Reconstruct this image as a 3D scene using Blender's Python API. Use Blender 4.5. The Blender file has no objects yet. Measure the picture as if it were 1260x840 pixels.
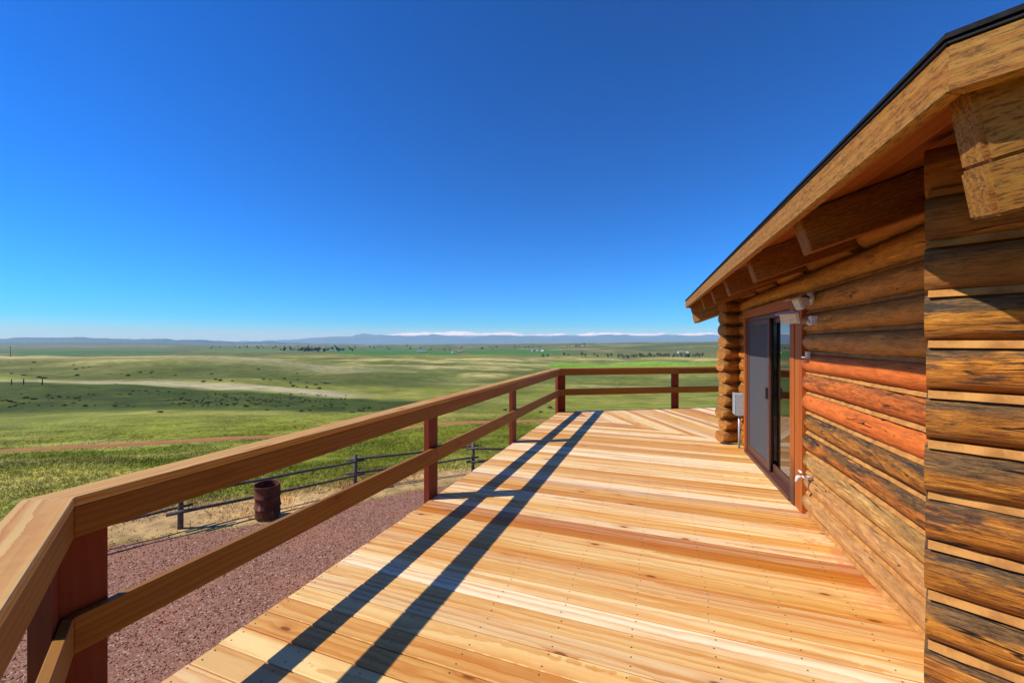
import bpy, bmesh, math, random
import numpy as np
from mathutils import Vector, Matrix

random.seed(7); rng = np.random.default_rng(11)
scene = bpy.context.scene
COL = scene.collection
R = math.radians

# ------------------------------------------------------------------ camera
F, CXP, CYP, EYE = 500.0, 630.0, 420.0, 1.62          # focal length in photo pixels, eye height over the deck
YAW = math.atan(185 / F)                               # the deck runs along +Y; the camera looks 20 deg left of it
cam = bpy.data.cameras.new('camera'); cam.sensor_width = 36; cam.lens = 36 * F / 1260
cam.clip_start = 0.03; cam.clip_end = 200000
cam_o = bpy.data.objects.new('camera', cam); COL.objects.link(cam_o)
cam_o.location = (0, 0, EYE); cam_o.rotation_euler = (R(90), 0, YAW)
scene.camera = cam_o
FW = np.array([-math.sin(YAW), math.cos(YAW)]); RT = np.array([math.cos(YAW), math.sin(YAW)])

# ------------------------------------------------------------------ sky, sun, exposure
SUN_TO = Vector((0.925, 0.480, -1.0)); SUN_EL = math.atan2(1.0, math.hypot(.925, .480))
w = bpy.data.worlds.new('World'); scene.world = w; w.use_nodes = True
nt = w.node_tree; bg = nt.nodes['Background']
sky = nt.nodes.new('ShaderNodeTexSky'); sky.sky_type = 'NISHITA'; sky.sun_disc = False
sky.sun_elevation = SUN_EL
sky.sun_rotation = math.atan2(-SUN_TO.x, -SUN_TO.y)
sky.altitude = 1300; sky.air_density = 1.0; sky.dust_density = 0.5; sky.ozone_density = 5.0
hs = nt.nodes.new('ShaderNodeHueSaturation'); hs.inputs['Saturation'].default_value = 1.62; hs.inputs['Hue'].default_value = 0.5
gr_ = nt.nodes.new('ShaderNodeMix'); gr_.data_type = 'RGBA'; gr_.blend_type = 'MULTIPLY'; gr_.inputs[0].default_value = 1.0
gr_.inputs[7].default_value = (.072, .101, .127, 1)          # the photograph's colour balance, the same over the whole sky
nt.links.new(sky.outputs[0], gr_.inputs[6]); nt.links.new(gr_.outputs[2], hs.inputs['Color']); gm_ = nt.nodes.new('ShaderNodeGamma'); gm_.inputs[1].default_value = 1.28
ml_ = nt.nodes.new('ShaderNodeMix'); ml_.data_type = 'RGBA'; ml_.blend_type = 'MULTIPLY'; ml_.clamp_result = False; ml_.inputs[0].default_value = 1.0; ml_.inputs[7].default_value = (10.5, 10.5, 10.5, 1)
nt.links.new(hs.outputs[0], gm_.inputs[0]); nt.links.new(gm_.outputs[0], ml_.inputs[6]); nt.links.new(ml_.outputs[2], bg.inputs[0])
bg.inputs[1].default_value = 0.13
sun = bpy.data.lights.new('sun', 'SUN'); sun.energy = 5.0; sun.angle = R(0.53); sun.color = (1, .96, .89)
sun_o = bpy.data.objects.new('sun', sun); COL.objects.link(sun_o)
sun_o.rotation_euler = SUN_TO.to_track_quat('-Z', 'Y').to_euler(); sun_o.location = (-20, -12, 30)
vs = scene.view_settings; vs.view_transform = 'Standard'; vs.look = 'None'; vs.exposure = 0.22; vs.gamma = 1
scene.cycles.max_bounces = 6; scene.cycles.volume_bounces = 3; scene.cycles.use_denoising = True
scene.cycles.transparent_max_bounces = 12

# ------------------------------------------------------------------ node helpers
class NT:
    def __init__(s, name):
        s.m = bpy.data.materials.new(name); s.m.use_nodes = True
        s.t = s.m.node_tree; s.b = s.t.nodes['Principled BSDF']
    def n(s, typ, props=None, **ins):
        d = s.t.nodes.new('ShaderNode' + typ)
        for k, v in (props or {}).items(): setattr(d, k, v)
        for k, v in ins.items():
            k = k.replace('_', ' ')
            s.put(d.inputs[k], v)
        return d
    def put(s, sock, v):
        if isinstance(v, bpy.types.NodeSocket): s.t.links.new(v, sock)
        elif isinstance(v, bpy.types.Node): s.t.links.new(v.outputs[0], sock)
        else:
            if sock.type == 'RGBA' and len(v) == 3: v = (*v, 1)
            sock.default_value = v
    def math(s, op, a, b=0.0, clamp=False):
        d = s.t.nodes.new('ShaderNodeMath'); d.operation = op; d.use_clamp = clamp
        s.put(d.inputs[0], a); s.put(d.inputs[1], b); return d.outputs[0]
    def vmath(s, op, a, b):
        d = s.t.nodes.new('ShaderNodeVectorMath'); d.operation = op
        s.put(d.inputs[0], a); s.put(d.inputs[1], b); return d.outputs[0]
    def mix(s, f, a, b, mode='MIX'):
        d = s.t.nodes.new('ShaderNodeMix'); d.data_type = 'RGBA'; d.blend_type = mode
        s.put(d.inputs[0], f); s.put(d.inputs[6], a); s.put(d.inputs[7], b); return d.outputs[2]
    def ramp(s, f, lo, hi, a=0.0, b=1.0, smooth=True):
        d = s.t.nodes.new('ShaderNodeMapRange'); d.interpolation_type = 'SMOOTHSTEP' if smooth else 'LINEAR'
        s.put(d.inputs[0], f)
        for i, v in enumerate((lo, hi, a, b)): s.put(d.inputs[1 + i], v)
        return d.outputs[0]
    def noise(s, vec, scale=1.0, detail=4.0, rough=.55, dist=0.0):
        d = s.n('TexNoise', None, Vector=vec, Scale=scale, Detail=detail, Roughness=rough, Distortion=dist); return d.outputs[0]
    def scaled(s, vec, v): return s.vmath('MULTIPLY', vec, v)
    def bump(s, h, strength=.4, dist=.01, normal=None):
        d = s.n('Bump', None, Height=h, Strength=strength, Distance=dist)
        if normal is not None: s.put(d.inputs['Normal'], normal)
        return d.outputs[0]
    def out(s, col, rough=.6, normal=None, spec=.3):
        s.put(s.b.inputs['Base Color'], col); s.put(s.b.inputs['Roughness'], rough)
        s.b.inputs['Specular IOR Level'].default_value = spec
        if normal is not None: s.put(s.b.inputs['Normal'], normal)
        return s.m

def wood_coords(t, amount=1.0):
    tc = t.n('TexCoord'); oi = t.n('ObjectInfo')
    off = t.vmath('MULTIPLY', t.n('CombineXYZ', None, X=oi.outputs['Random'], Y=oi.outputs['Random'], Z=oi.outputs['Random']).outputs[0], (173.0, 91.0, 57.0))
    return tc.outputs['Object'], t.vmath('ADD', tc.outputs['Object'], off), oi

def plank_mat(name, ramp_cols, knot=(.16, .05, .012), ringscale=9.0, ringmix=.55, rough=.55, stain=None, streak=.6, bumpk=.25, gray=0.0, speck=0.0):
    """sawn softwood: rings cut lengthwise, streaks of heartwood, knots, fine pores; X is the grain"""
    t = NT(name); loc, v, oi = wood_coords(t)
    rnd = oi.outputs['Random']
    r2 = t.math('FRACT', t.math('MULTIPLY', rnd, 17.31)); r3 = t.math('FRACT', t.math('MULTIPLY', rnd, 41.7))
    # knots
    kv = t.scaled(v, (2.6, 7.0, 7.0))
    vo = t.n('TexVoronoi', {'feature': 'F1'}, Vector=kv, Scale=1.0, Randomness=1.0)
    keep = t.math('GREATER_THAN', t.n('SeparateColor', None, Color=vo.outputs['Color']).outputs[0], .52)
    kd = vo.outputs['Distance']
    kn = t.math('MULTIPLY', t.ramp(kd, .06, .13, 1.0, 0.0), keep)
    halo = t.math('MULTIPLY', t.ramp(kd, .08, .42, 1.0, 0.0), keep)
    # pith offset makes cathedral figure
    wob = t.noise(t.scaled(v, (.9, 2.5, 2.5)), 1.0, 3.0, .5)
    py = t.math('ADD', t.math('MULTIPLY', t.math('SUBTRACT', r2, .5), .22), t.math('MULTIPLY', t.math('SUBTRACT', wob, .5), .10))
    py = t.math('ADD', py, t.math('MULTIPLY', halo, .022))
    pz = t.math('ADD', t.math('ADD', .05, t.math('MULTIPLY', r3, .09)), t.math('MULTIPLY', t.math('SUBTRACT', t.noise(t.scaled(v, (.5, .7, .7)), 1.0, 2.0), .5), .09))
    ringv = t.vmath('ADD', loc, t.n('CombineXYZ', None, Y=py, Z=pz).outputs[0])
    wav = t.n('TexWave', {'wave_type': 'RINGS', 'rings_direction': 'X', 'wave_profile': 'SAW'}, Vector=ringv, Scale=ringscale, Distortion=1.2, Detail=2.0, Detail_Scale=1.5)
    ring = t.ramp(wav.outputs[0], .25, 1.0)
    st = t.noise(t.scaled(v, (.55, 22.0, 22.0)), 1.0, 3.0, .6)
    base = t.n('ValToRGB', None, Fac=rnd)
    cr = base.color_ramp; n = len(ramp_cols)
    for i in range(n - 2): cr.elements.new((i + 1) / (n - 1))
    for i, c in enumerate(ramp_cols): cr.elements[i].position = i / (n - 1); cr.elements[i].color = (*c, 1)
    b = base.outputs[0]
    dark = t.mix(1.0, b, (.80, .56, .32), 'MULTIPLY')
    c = t.mix(t.math('MULTIPLY', ring, ringmix), b, dark)
    c = t.mix(t.math('MULTIPLY', t.ramp(st, .47, .66), streak), c, t.mix(1.0, c, (.86, .60, .34), 'MULTIPLY'))
    big = t.noise(t.scaled(v, (.45, 5.0, 5.0)), 1.0, 2.0)
    c = t.mix(t.math('MULTIPLY', t.ramp(big, .52, .70), .55), c, t.mix(1.0, c, (.92, .66, .40), 'MULTIPLY'))
    fine = t.noise(t.scaled(v, (6.0, 260.0, 260.0)), 1.0, 2.0)
    c = t.mix(.22, c, t.mix(1.0, c, t.n('CombineColor', None, Red=t.ramp(fine, .2, .8, .7, 1.25), Green=t.ramp(fine, .2, .8, .66, 1.25), Blue=t.ramp(fine, .2, .8, .6, 1.25)).outputs[0], 'MULTIPLY'))
    c = t.mix(t.math('MULTIPLY', halo, .45), c, t.mix(1.0, c, (.75, .48, .25), 'MULTIPLY'))
    c = t.mix(kn, c, knot)
    # grubby scuffs
    sc = t.noise(t.scaled(v, (2.0, 6.0, 6.0)), 1.0, 5.0, .65)
    c = t.mix(t.math('MULTIPLY', t.ramp(sc, .55, .8), .22 + gray), c, (.20, .15, .11))
    if speck:
        sp_ = t.noise(t.scaled(v, (30.0, 130.0, 130.0)), 1.0, 6.0, .75)
        c = t.mix(t.math('MULTIPLY', t.ramp(sp_, .50, .60), speck), c, t.mix(1.0, c, (.35, .30, .26), 'MULTIPLY'))
        c = t.mix(t.math('MULTIPLY', t.ramp(sp_, .46, .36), speck * .5), c, t.mix(1.0, c, (1.5, 1.65, 1.9), 'MULTIPLY'))
    if stain is not None:
        # red stain splashed from the wall: fixed place in the deck's own coordinates
        g = t.n('NewGeometry'); P = t.n('SeparateXYZ', None, Vector=g.outputs['Position'])
        sn = t.noise(g.outputs['Position'], 7.0, 6.0, .7)
        dx = t.math('ADD', t.math('SUBTRACT', P.outputs[0], stain), t.math('MULTIPLY', t.math('SUBTRACT', sn, .52), 1.5))
        m = t.math('MULTIPLY', t.ramp(dx, -.10, .04), t.math('MULTIPLY', t.ramp(P.outputs[1], 2.6, 3.5), t.ramp(P.outputs[1], 4.2, 5.0, 1.0, 0.0)))
        c = t.mix(t.math('MULTIPLY', m, .42), c, (.58, .13, .06))
    h = t.math('ADD', t.math('MULTIPLY', fine, .5), t.math('MULTIPLY', ring, .5))
    nrm = t.bump(h, bumpk, .002)
    return t.out(c, t.ramp(fine, 0, 1, rough - .08, rough + .12), nrm, .3)

def log_mat():
    """peeled log: colour and weathering per log come from the object colour"""
    t = NT('weathered_log'); loc, v, oi = wood_coords(t)
    col = oi.outputs['Color']; wea = oi.outputs['Alpha']
    z = t.n('SeparateXYZ', None, Vector=loc).outputs[2]
    big = t.noise(t.scaled(v, (2.2, 11.0, 11.0)), 1.0, 5.0, .65)
    mid = t.noise(t.scaled(v, (6.0, 32.0, 32.0)), 1.0, 5.0, .65)
    fine = t.noise(t.scaled(v, (22.0, 190.0, 190.0)), 1.0, 5.0, .7)
    blot = t.noise(v, 11.0, 4.0, .6)
    c = t.mix(t.math('MULTIPLY', t.ramp(mid, .30, .72), t.ramp(wea, .1, .9, .55, 1.0)), t.mix(1.0, col, (1.22, 1.22, 1.2), 'MULTIPLY'), t.mix(1.0, col, (.45, .34, .24), 'MULTIPLY'))
    c = t.mix(t.math('MULTIPLY', t.ramp(blot, .5, .72), .45), c, t.mix(1.0, col, (1.3, 1.4, 1.45), 'MULTIPLY'))
    # grey weathered skin on the side that faces the sky
    up = t.math('ADD', z, t.math('MULTIPLY', t.math('SUBTRACT', big, .5), .22))
    gm = t.math('MULTIPLY', t.ramp(up, .0, .055), t.math('MULTIPLY', wea, .9), True)
    gcol = t.mix(t.ramp(fine, .36, .66), (.030, .022, .014), (.20, .115, .038))
    c = t.mix(gm, c, gcol)
    soot = t.math('MULTIPLY', t.ramp(t.noise(t.scaled(v, (2.6, 15.0, 15.0)), 1.3, 6.0, .72), .54, .62), t.math('MULTIPLY', wea, .85))
    c = t.mix(soot, c, (.035, .027, .02))
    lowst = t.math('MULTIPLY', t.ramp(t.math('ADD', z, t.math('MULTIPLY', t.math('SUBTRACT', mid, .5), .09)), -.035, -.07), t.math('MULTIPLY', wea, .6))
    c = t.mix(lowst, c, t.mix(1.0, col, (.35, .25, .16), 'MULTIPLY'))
    pale = t.math('MULTIPLY', t.ramp(t.noise(t.scaled(v, (2.0, 22.0, 22.0)), 2.0, 3.0, .6), .60, .68), .6)
    c = t.mix(pale, c, t.mix(1.0, col, (1.5, 1.7, 2.1), 'MULTIPLY'))
    crisp = t.noise(t.scaled(v, (10.0, 95.0, 95.0)), 1.0, 6.0, .75)
    c = t.mix(t.math('MULTIPLY', t.ramp(crisp, .53, .60), t.ramp(wea, .1, .9, .22, .75)), c, t.mix(1.0, c, (.32, .26, .20), 'MULTIPLY'))
    c = t.mix(t.math('MULTIPLY', t.ramp(crisp, .45, .38), t.ramp(wea, .1, .9, .2, .45)), c, t.mix(1.0, c, (1.5, 1.6, 1.7), 'MULTIPLY'))
    # knots
    kv = t.scaled(v, (3.0, 6.0, 6.0))
    vo = t.n('TexVoronoi', {'feature': 'F1'}, Vector=kv, Scale=1.0)
    keep = t.math('GREATER_THAN', t.n('SeparateColor', None, Color=vo.outputs['Color']).outputs[1], .60)
    kn = t.math('MULTIPLY', t.ramp(vo.outputs['Distance'], .07, .11, 1.0, 0.0), keep)
    kh = t.math('MULTIPLY', t.ramp(vo.outputs['Distance'], .10, .24, 1.0, 0.0), keep)
    c = t.mix(t.math('MULTIPLY', kh, .5), c, t.mix(1.0, col, (1.3, 1.3, 1.3), 'MULTIPLY'))
    c = t.mix(t.math('MULTIPLY', kn, .9), c, (.05, .02, .01))
    # drying checks
    ck = t.noise(t.scaled(v, (.45, 10.0, 10.0)), 1.0, 3.0, .5)
    cl = t.ramp(t.math('ABSOLUTE', t.math('SUBTRACT', t.math('PINGPONG', t.math('MULTIPLY', ck, 3.0), .5), .25)), .0, .018, 1.0, 0.0)
    cl = t.math('MULTIPLY', cl, t.ramp(t.noise(t.scaled(v, (1.6, 6.0, 6.0)), 1.0, 3.0), .50, .56))
    c = t.mix(cl, c, (.012, .008, .005))
    h = t.math('ADD', t.math('MULTIPLY', fine, .55), t.math('ADD', t.math('MULTIPLY', mid, .8), t.math('MULTIPLY', cl, -1.6)))
    nrm = t.bump(h, 1.0, .013)
    return t.out(c, t.ramp(fine, .2, .8, .5, .75), nrm, .3)

def simple(name, col, rough=.6, metal=0.0, nscale=20.0, var=.25, spec=.4, bump=0.0, col2=None, coords='Object'):
    t = NT(name); tc = t.n('TexCoord')
    nz = t.noise(tc.outputs[coords], nscale, 5.0, .6)
    c2 = col2 or tuple(x * (1 - var) for x in col)
    c = t.mix(t.ramp(nz, .35, .65), col, c2)
    t.b.inputs['Metallic'].default_value = metal
    return t.out(c, rough, t.bump(nz, bump, .004) if bump else None, spec)

M = {}
M['deck'] = plank_mat('deck_plank', [(.52, .205, .024), (.78, .49, .15), (.90, .75, .44), (.60, .27, .04), (.86, .63, .26), (.46, .16, .015), (.92, .80, .53), (.66, .34, .06), (.90, .72, .38), (.50, .19, .02)], stain=1.25, knot=(.24, .07, .010), ringmix=.66, rough=.5, streak=.8)
M['rail'] = plank_mat('rail_lumber', [(.27, .115, .013), (.30, .135, .017), (.245, .10, .010)], knot=(.12, .035, .006), ringscale=11, ringmix=.7, streak=.5)
M['cap'] = plank_mat('cap_lumber', [(.56, .325, .080), (.60, .37, .105), (.52, .29, .062)], knot=(.20, .07, .014), ringscale=13, ringmix=.95, streak=.6)
M['post'] = plank_mat('stained_post', [(.16, .020, .005), (.19, .027, .007)], knot=(.08, .012, .005), ringmix=.35, streak=.5)
M['fascia'] = plank_mat('weathered_fascia', [(.31, .145, .020), (.35, .17, .027)], knot=(.05, .02, .008), ringmix=.7, rough=.7, gray=.5, bumpk=.9, speck=.8)
M['soffit'] = plank_mat('soffit_plank', [(.30, .090, .013), (.34, .11, .017), (.26, .075, .010)], knot=(.08, .02, .006), ringmix=.5)
M['rafter'] = plank_mat('rafter_timber', [(.32, .125, .019), (.28, .105, .015)], knot=(.05, .02, .008), ringscale=16, ringmix=.6, rough=.7, gray=.45, bumpk=.8, speck=.7)
M['hip'] = plank_mat('hip_timber', [(.32, .15, .021), (.29, .13, .017)], knot=(.05, .02, .008), ringscale=16, ringmix=.6, rough=.7, gray=.5, bumpk=.9, speck=.9)
M['trim'] = plank_mat('door_trim', [(.38, .105, .013), (.43, .13, .018)], knot=(.10, .025, .006), ringmix=.5)
def foot_stained(base):
    m = base.copy(); m.name = 'door_trim_stained_foot'; t = m.node_tree; b = t.nodes['Principled BSDF']; old = b.inputs['Base Color'].links[0].from_socket
    tc = t.nodes.new('ShaderNodeTexCoord'); sp = t.nodes.new('ShaderNodeSeparateXYZ'); t.links.new(tc.outputs['Object'], sp.inputs[0])
    nz = t.nodes.new('ShaderNodeTexNoise'); nz.inputs['Scale'].default_value = 9.0; t.links.new(tc.outputs['Object'], nz.inputs['Vector'])
    ad = t.nodes.new('ShaderNodeMath'); ad.operation = 'MULTIPLY_ADD'; t.links.new(nz.outputs[0], ad.inputs[0]); ad.inputs[1].default_value = .5; t.links.new(sp.outputs[0], ad.inputs[2])
    mr = t.nodes.new('ShaderNodeMapRange'); t.links.new(ad.outputs[0], mr.inputs[0])
    for i, v in enumerate((-.62, -.25, .88, 0.0)): mr.inputs[1 + i].default_value = v
    mx = t.nodes.new('ShaderNodeMix'); mx.data_type = 'RGBA'; t.links.new(mr.outputs[0], mx.inputs[0]); t.links.new(old, mx.inputs[6]); mx.inputs[7].default_value = (.04, .03, .022, 1)
    t.links.new(mx.outputs[2], b.inputs['Base Color']); return m
M['trim_near'] = foot_stained(M['trim'])
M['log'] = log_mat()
M['chink'] = simple('chinking', (.50, .235, .058), .8, 0, 13.0, .25, .2, .8, (.33, .14, .032))
M['shingle'] = simple('asphalt_shingle', (.022, .021, .022), .9, 0, 60.0, .5, .2, .5)
M['joist'] = simple('treated_joist', (.22, .13, .06), .8, 0, 8.0, .4)
M['nail'] = simple('nail_head', (.10, .08, .07), .5, .8)
M['door_frame'] = simple('brown_door_frame', (.11, .042, .026), .45, 0, 30, .3)
M['dark_room'] = simple('interior_wall', (.20, .15, .11), .9)
M['white_metal'] = simple('white_enamel', (.72, .70, .66), .4, 0, 25.0, .25)
M['lens'] = simple('frosted_lamp_glass', (.62, .58, .50), .15, 0, 30.0, .2)
M['dark_metal'] = simple('dark_metal', (.05, .045, .042), .5, .5)
M['gray_metal'] = simple('grey_galvanised_box', (.42, .48, .50), .45, .3, 30.0, .2)
M['brass'] = simple('brass', (.42, .26, .09), .35, 1.0)
M['fence'] = simple('silvered_pole', (.16, .125, .10), .85, 0, 14.0, .5, .2, .5)

def rust_mat():
    t = NT('rusted_steel'); tc = t.n('TexCoord'); o = tc.outputs['Object']
    a = t.noise(o, 5.0, 6.0, .7); b = t.noise(t.scaled(o, (6, 6, 1.5)), 1.5, 4.0, .6)
    c = t.mix(t.ramp(a, .35, .65), (.075, .026, .015), (.16, .052, .024))
    c = t.mix(t.ramp(b, .58, .7), c, (.32, .15, .09))
    return t.out(c, .85, t.bump(a, .4, .01), .2)
M['rust'] = rust_mat()

def screen_mat():
    t = NT('insect_screen'); tr = t.n('BsdfTransparent'); t.b.inputs['Base Color'].default_value = (.085, .085, .09, 1)
    t.b.inputs['Roughness'].default_value = .7
    mx = t.n('MixShader', None, Fac=.72); t.put(mx.inputs[1], tr.outputs[0]); t.put(mx.inputs[2], t.b.outputs[0])
    t.t.links.new(mx.outputs[0], t.t.nodes['Material Output'].inputs[0]); return t.m
M['screen'] = screen_mat()
def glass_mat():
    t = NT('window_glass'); tr = t.n('BsdfTransparent', None, Color=(.75, .8, .8)); g = t.n('BsdfGlossy', None, Color=(.95, .97, 1), Roughness=.01)
    fr = t.n('Fresnel', None, IOR=1.9)
    mx = t.n('MixShader', None, Fac=t.math('ADD', fr.outputs[0], .12, True)); t.put(mx.inputs[1], tr.outputs[0]); t.put(mx.inputs[2], g.outputs[0])
    t.t.links.new(mx.outputs[0], t.t.nodes['Material Output'].inputs[0]); return t.m
M['glass'] = glass_mat()

# ------------------------------------------------------------------ object helpers
def link(name, me, mat, parent=None, mw=None):
    o = bpy.data.objects.new(name, me); COL.objects.link(o)
    if mat is not None and not me.materials: me.materials.append(mat)
    if parent is not None: o.parent = parent
    if mw is not None: o.matrix_local = mw
    return o
def tag(o, label=None, cat=None, group=None, kind=None):
    for k, v in (('label', label), ('category', cat), ('group', group), ('kind', kind)):
        if v: o[k] = v
    return o
def empty(name, loc, label, cat, rz=0, group=None):
    o = bpy.data.objects.new(name, None); COL.objects.link(o); o.location = loc; o.rotation_euler = (0, 0, rz)
    o.empty_display_size = .2
    return tag(o, label, cat, group)
def pyd(name, verts, faces, smooth=False):
    me = bpy.data.meshes.new(name); me.from_pydata([tuple(v) for v in verts], [], faces); me.update()
    if smooth: me.polygons.foreach_set('use_smooth', [True] * len(me.polygons))
    return me
def basis(p, x, up=(0, 0, 1)):
    x = Vector(x).normalized(); up = Vector(up); y = up.cross(x).normalized(); z = x.cross(y)
    m = Matrix((x, y, z)).transposed().to_4x4(); m.translation = Vector(p); return m
def bevel_me(me, wd, seg=1):
    bm = bmesh.new(); bm.from_mesh(me)
    bmesh.ops.bevel(bm, geom=bm.edges[:], offset=wd, segments=seg, affect='EDGES', clamp_overlap=True)
    bm.to_mesh(me); bm.free()
def prism(name, corners, z0, z1, mat, parent, xdir, bev=.003, z1in=None):
    """plank with a four-cornered plan (corner list in parent coordinates), its local X along xdir"""
    cx = sum(c[0] for c in corners) / len(corners); cy = sum(c[1] for c in corners) / len(corners); cz = (z0 + z1) / 2
    m = basis((cx, cy, cz), (xdir[0], xdir[1], 0)); inv = m.inverted()
    pl = [inv @ Vector((c[0], c[1], cz)) for c in corners]
    ar = sum(pl[i].x * pl[(i + 1) % len(pl)].y - pl[(i + 1) % len(pl)].x * pl[i].y for i in range(len(pl)))
    if ar < 0: pl.reverse()
    n = len(pl); h = (z1 - z0) / 2
    vsx = [(p.x, p.y, -h) for p in pl] + [(p.x, p.y, h) for p in pl]
    fs = [tuple(range(n - 1, -1, -1)), tuple(range(n, 2 * n))] + [(i, (i + 1) % n, n + (i + 1) % n, n + i) for i in range(n)]
    me = pyd(name, vsx, fs)
    if bev: bevel_me(me, bev)
    return link(name, me, mat, parent, m)
def beam(name, p0, p1, wd, ht, mat, parent, up=(0, 0, 1), bev=.003):
    """box between two points; wd across, ht along up"""
    p0 = Vector(p0); p1 = Vector(p1); L = (p1 - p0).length
    m = basis((p0 + p1) / 2, p1 - p0, up)
    vsx = [(sx * L / 2, sy * wd / 2, sz * ht / 2) for sx in (-1, 1) for sy in (-1, 1) for sz in (-1, 1)]
    me = pyd(name, vsx, [(0, 1, 3, 2), (4, 6, 7, 5), (0, 4, 5, 1), (2, 3, 7, 6), (0, 2, 6, 4), (1, 5, 7, 3)])
    if bev: bevel_me(me, bev)
    return link(name, me, mat, parent, m)
def rot_mesh(name, path, rad, seg=10, caps=True, jit=0.0):
    """tube mesh along a list of points with a radius for each"""
    vsx, fs = [], []; P = [Vector(p) for p in path]
    for i, p in enumerate(P):
        d = (P[min(i + 1, len(P) - 1)] - P[max(i - 1, 0)]).normalized()
        a = d.orthogonal().normalized() if abs(d.z) < .99 else Vector((1, 0, 0))
        if abs(d.z) < .99: a = Vector((0, 0, 1)).cross(d).normalized()
        b = d.cross(a)
        for k in range(seg):
            th = 2 * math.pi * k / seg; r = rad[i] * (1 + jit * random.uniform(-1, 1))
            vsx.append(p + a * (r * math.cos(th)) + b * (r * math.sin(th)))
    for i in range(len(P) - 1):
        for k in range(seg):
            a0 = i * seg + k; a1 = i * seg + (k + 1) % seg
            fs.append((a0, a1, a1 + seg, a0 + seg))
    if caps:
        fs.append(tuple(range(seg - 1, -1, -1))); fs.append(tuple((len(P) - 1) * seg + k for k in range(seg)))
    me = pyd(name, vsx, fs, True)
    return me

# ------------------------------------------------------------------ noise for the land
def vnoise(x, y, seed=0):
    xi = np.floor(x).astype(np.int64); yi = np.floor(y).astype(np.int64); fx = x - xi; fy = y - yi
    fx = fx * fx * (3 - 2 * fx); fy = fy * fy * (3 - 2 * fy)
    def h(a, b):
        n = (a * 374761393 + b * 668265263 + seed * 974634777) & 0xFFFFFFFF
        n = ((n ^ (n >> 13)) * 1274126177) & 0xFFFFFFFF
        return ((n ^ (n >> 16)) & 0xFFFF) / 65535.0
    return (h(xi, yi) * (1 - fx) + h(xi + 1, yi) * fx) * (1 - fy) + (h(xi, yi + 1) * (1 - fx) + h(xi + 1, yi + 1) * fx) * fy
def fbm(x, y, lam, octs=4, seed=0):
    s = 0; a = 1; tot = 0
    for k in range(octs):
        s = s + a * (vnoise(x / lam * 2 ** k + 17.3 * k, y / lam * 2 ** k - 9.1 * k, seed + k) - .5); tot += a; a *= .5
    return s / tot
def sstep(v, a, b):
    t_ = np.clip((v - a) / (b - a), 0, 1); return t_ * t_ * (3 - 2 * t_)

YARD = -2.7
def px_col(x): return math.atan2(x - CXP, F)
# profiles of the land along bearings seen from the deck: (distance forward, height)
NEAR = [(0.1, YARD), (10, YARD), (14, -2.85), (20, -4.1), (26, -5.4)]
PROF = {
    0:   NEAR + [(40, -7.2), (55, -9), (70, -10.8), (85, -10.6), (108, -10.4), (130, -11.0), (150, -12.4), (190, -13.2), (230, -16), (330, -14), (420, -13), (600, -26), (1000, -36), (1600, -46), (2500, -53), (4500, -58), (8000, -60), (12000, -40), (14500, 70), (17000, 60), (26000, 0)],
    130: NEAR + [(40, -7.1), (55, -8.8), (70, -10.6), (90, -11.2), (110, -11.4), (125, -12.2), (140, -12.9), (185, -13.8), (230, -17), (330, -14), (410, -12), (600, -25), (1000, -36), (1600, -46), (2500, -53), (4500, -58), (8000, -60), (12000, -40), (14500, 78), (17000, 60), (26000, 0)],
    280: NEAR[:-1] + [(26, -5.2), (33, -6.2), (40, -7), (55, -8.6), (70, -10.4), (90, -12), (112, -13.2), (125, -14.6), (140, -15.6), (178, -15.3), (230, -17.5), (330, -14.5), (400, -12), (600, -26), (1000, -36), (1600, -46), (2500, -53), (4500, -58), (8000, -62), (12000, -80), (14500, -60), (17000, -60), (26000, -150)],
    430: NEAR[:-1] + [(26, -5.0), (36, -6.4), (55, -8.6), (75, -11), (110, -14.6), (125, -16.2), (152, -17.6), (200, -20), (300, -22), (420, -24), (600, -28), (1000, -37), (1600, -46), (2500, -54), (4000, -58), (8000, -60), (14500, -110), (26000, -190)],
    570: NEAR[:-1] + [(26, -4.7), (44, -6.9), (60, -9), (80, -11.6), (110, -14.8), (150, -18), (220, -22), (320, -26), (450, -30), (700, -36), (1200, -44), (2000, -52), (3000, -56), (5000, -44), (8000, -50), (14500, -110), (26000, -190)],
    660: NEAR[:-1] + [(26, -4.6), (44, -6.9), (60, -9), (80, -11.6), (110, -14.8), (150, -18), (220, -22), (320, -27), (450, -33), (700, -41), (1200, -48), (2000, -50), (3000, -46), (4200, -18), (6000, -40), (14500, -110), (26000, -190)],
    770: NEAR[:-1] + [(26, -4.8), (44, -7.2), (60, -9.4), (80, -12), (110, -15), (150, -18.5), (220, -23), (320, -29), (450, -36), (650, -43), (900, -45), (1500, -45), (2500, -34), (3600, -8), (6000, -30), (14500, -110), (26000, -190)],
    880: NEAR[:-1] + [(26, -4.8), (44, -7.2), (60, -9.4), (80, -12), (110, -15), (150, -18.5), (220, -23), (320, -29), (450, -36), (650, -42), (900, -44), (1500, -38), (2500, -18), (3600, -2), (6000, -20), (14500, -110), (26000, -190)],
}
_pk = sorted(PROF); _pa = np.array([px_col(k) for k in _pk]); _lw = np.linspace(math.log(.1), math.log(30000), 700)
_pz = np.array([np.interp(_lw, [math.log(a) for a, b in PROF[k]], [b for a, b in PROF[k]]) for k in _pk])
for _ in range(3): _pz[:, 1:-1] = .25 * _pz[:, :-2] + .5 * _pz[:, 1:-1] + .25 * _pz[:, 2:]
TRACK = [(-70, 8), (-46, 18), (-33, 26), (-20, 33), (-8, 39), (5, 44), (20, 49.5), (45, 57), (80, 66)]   # (right, forward)
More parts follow.
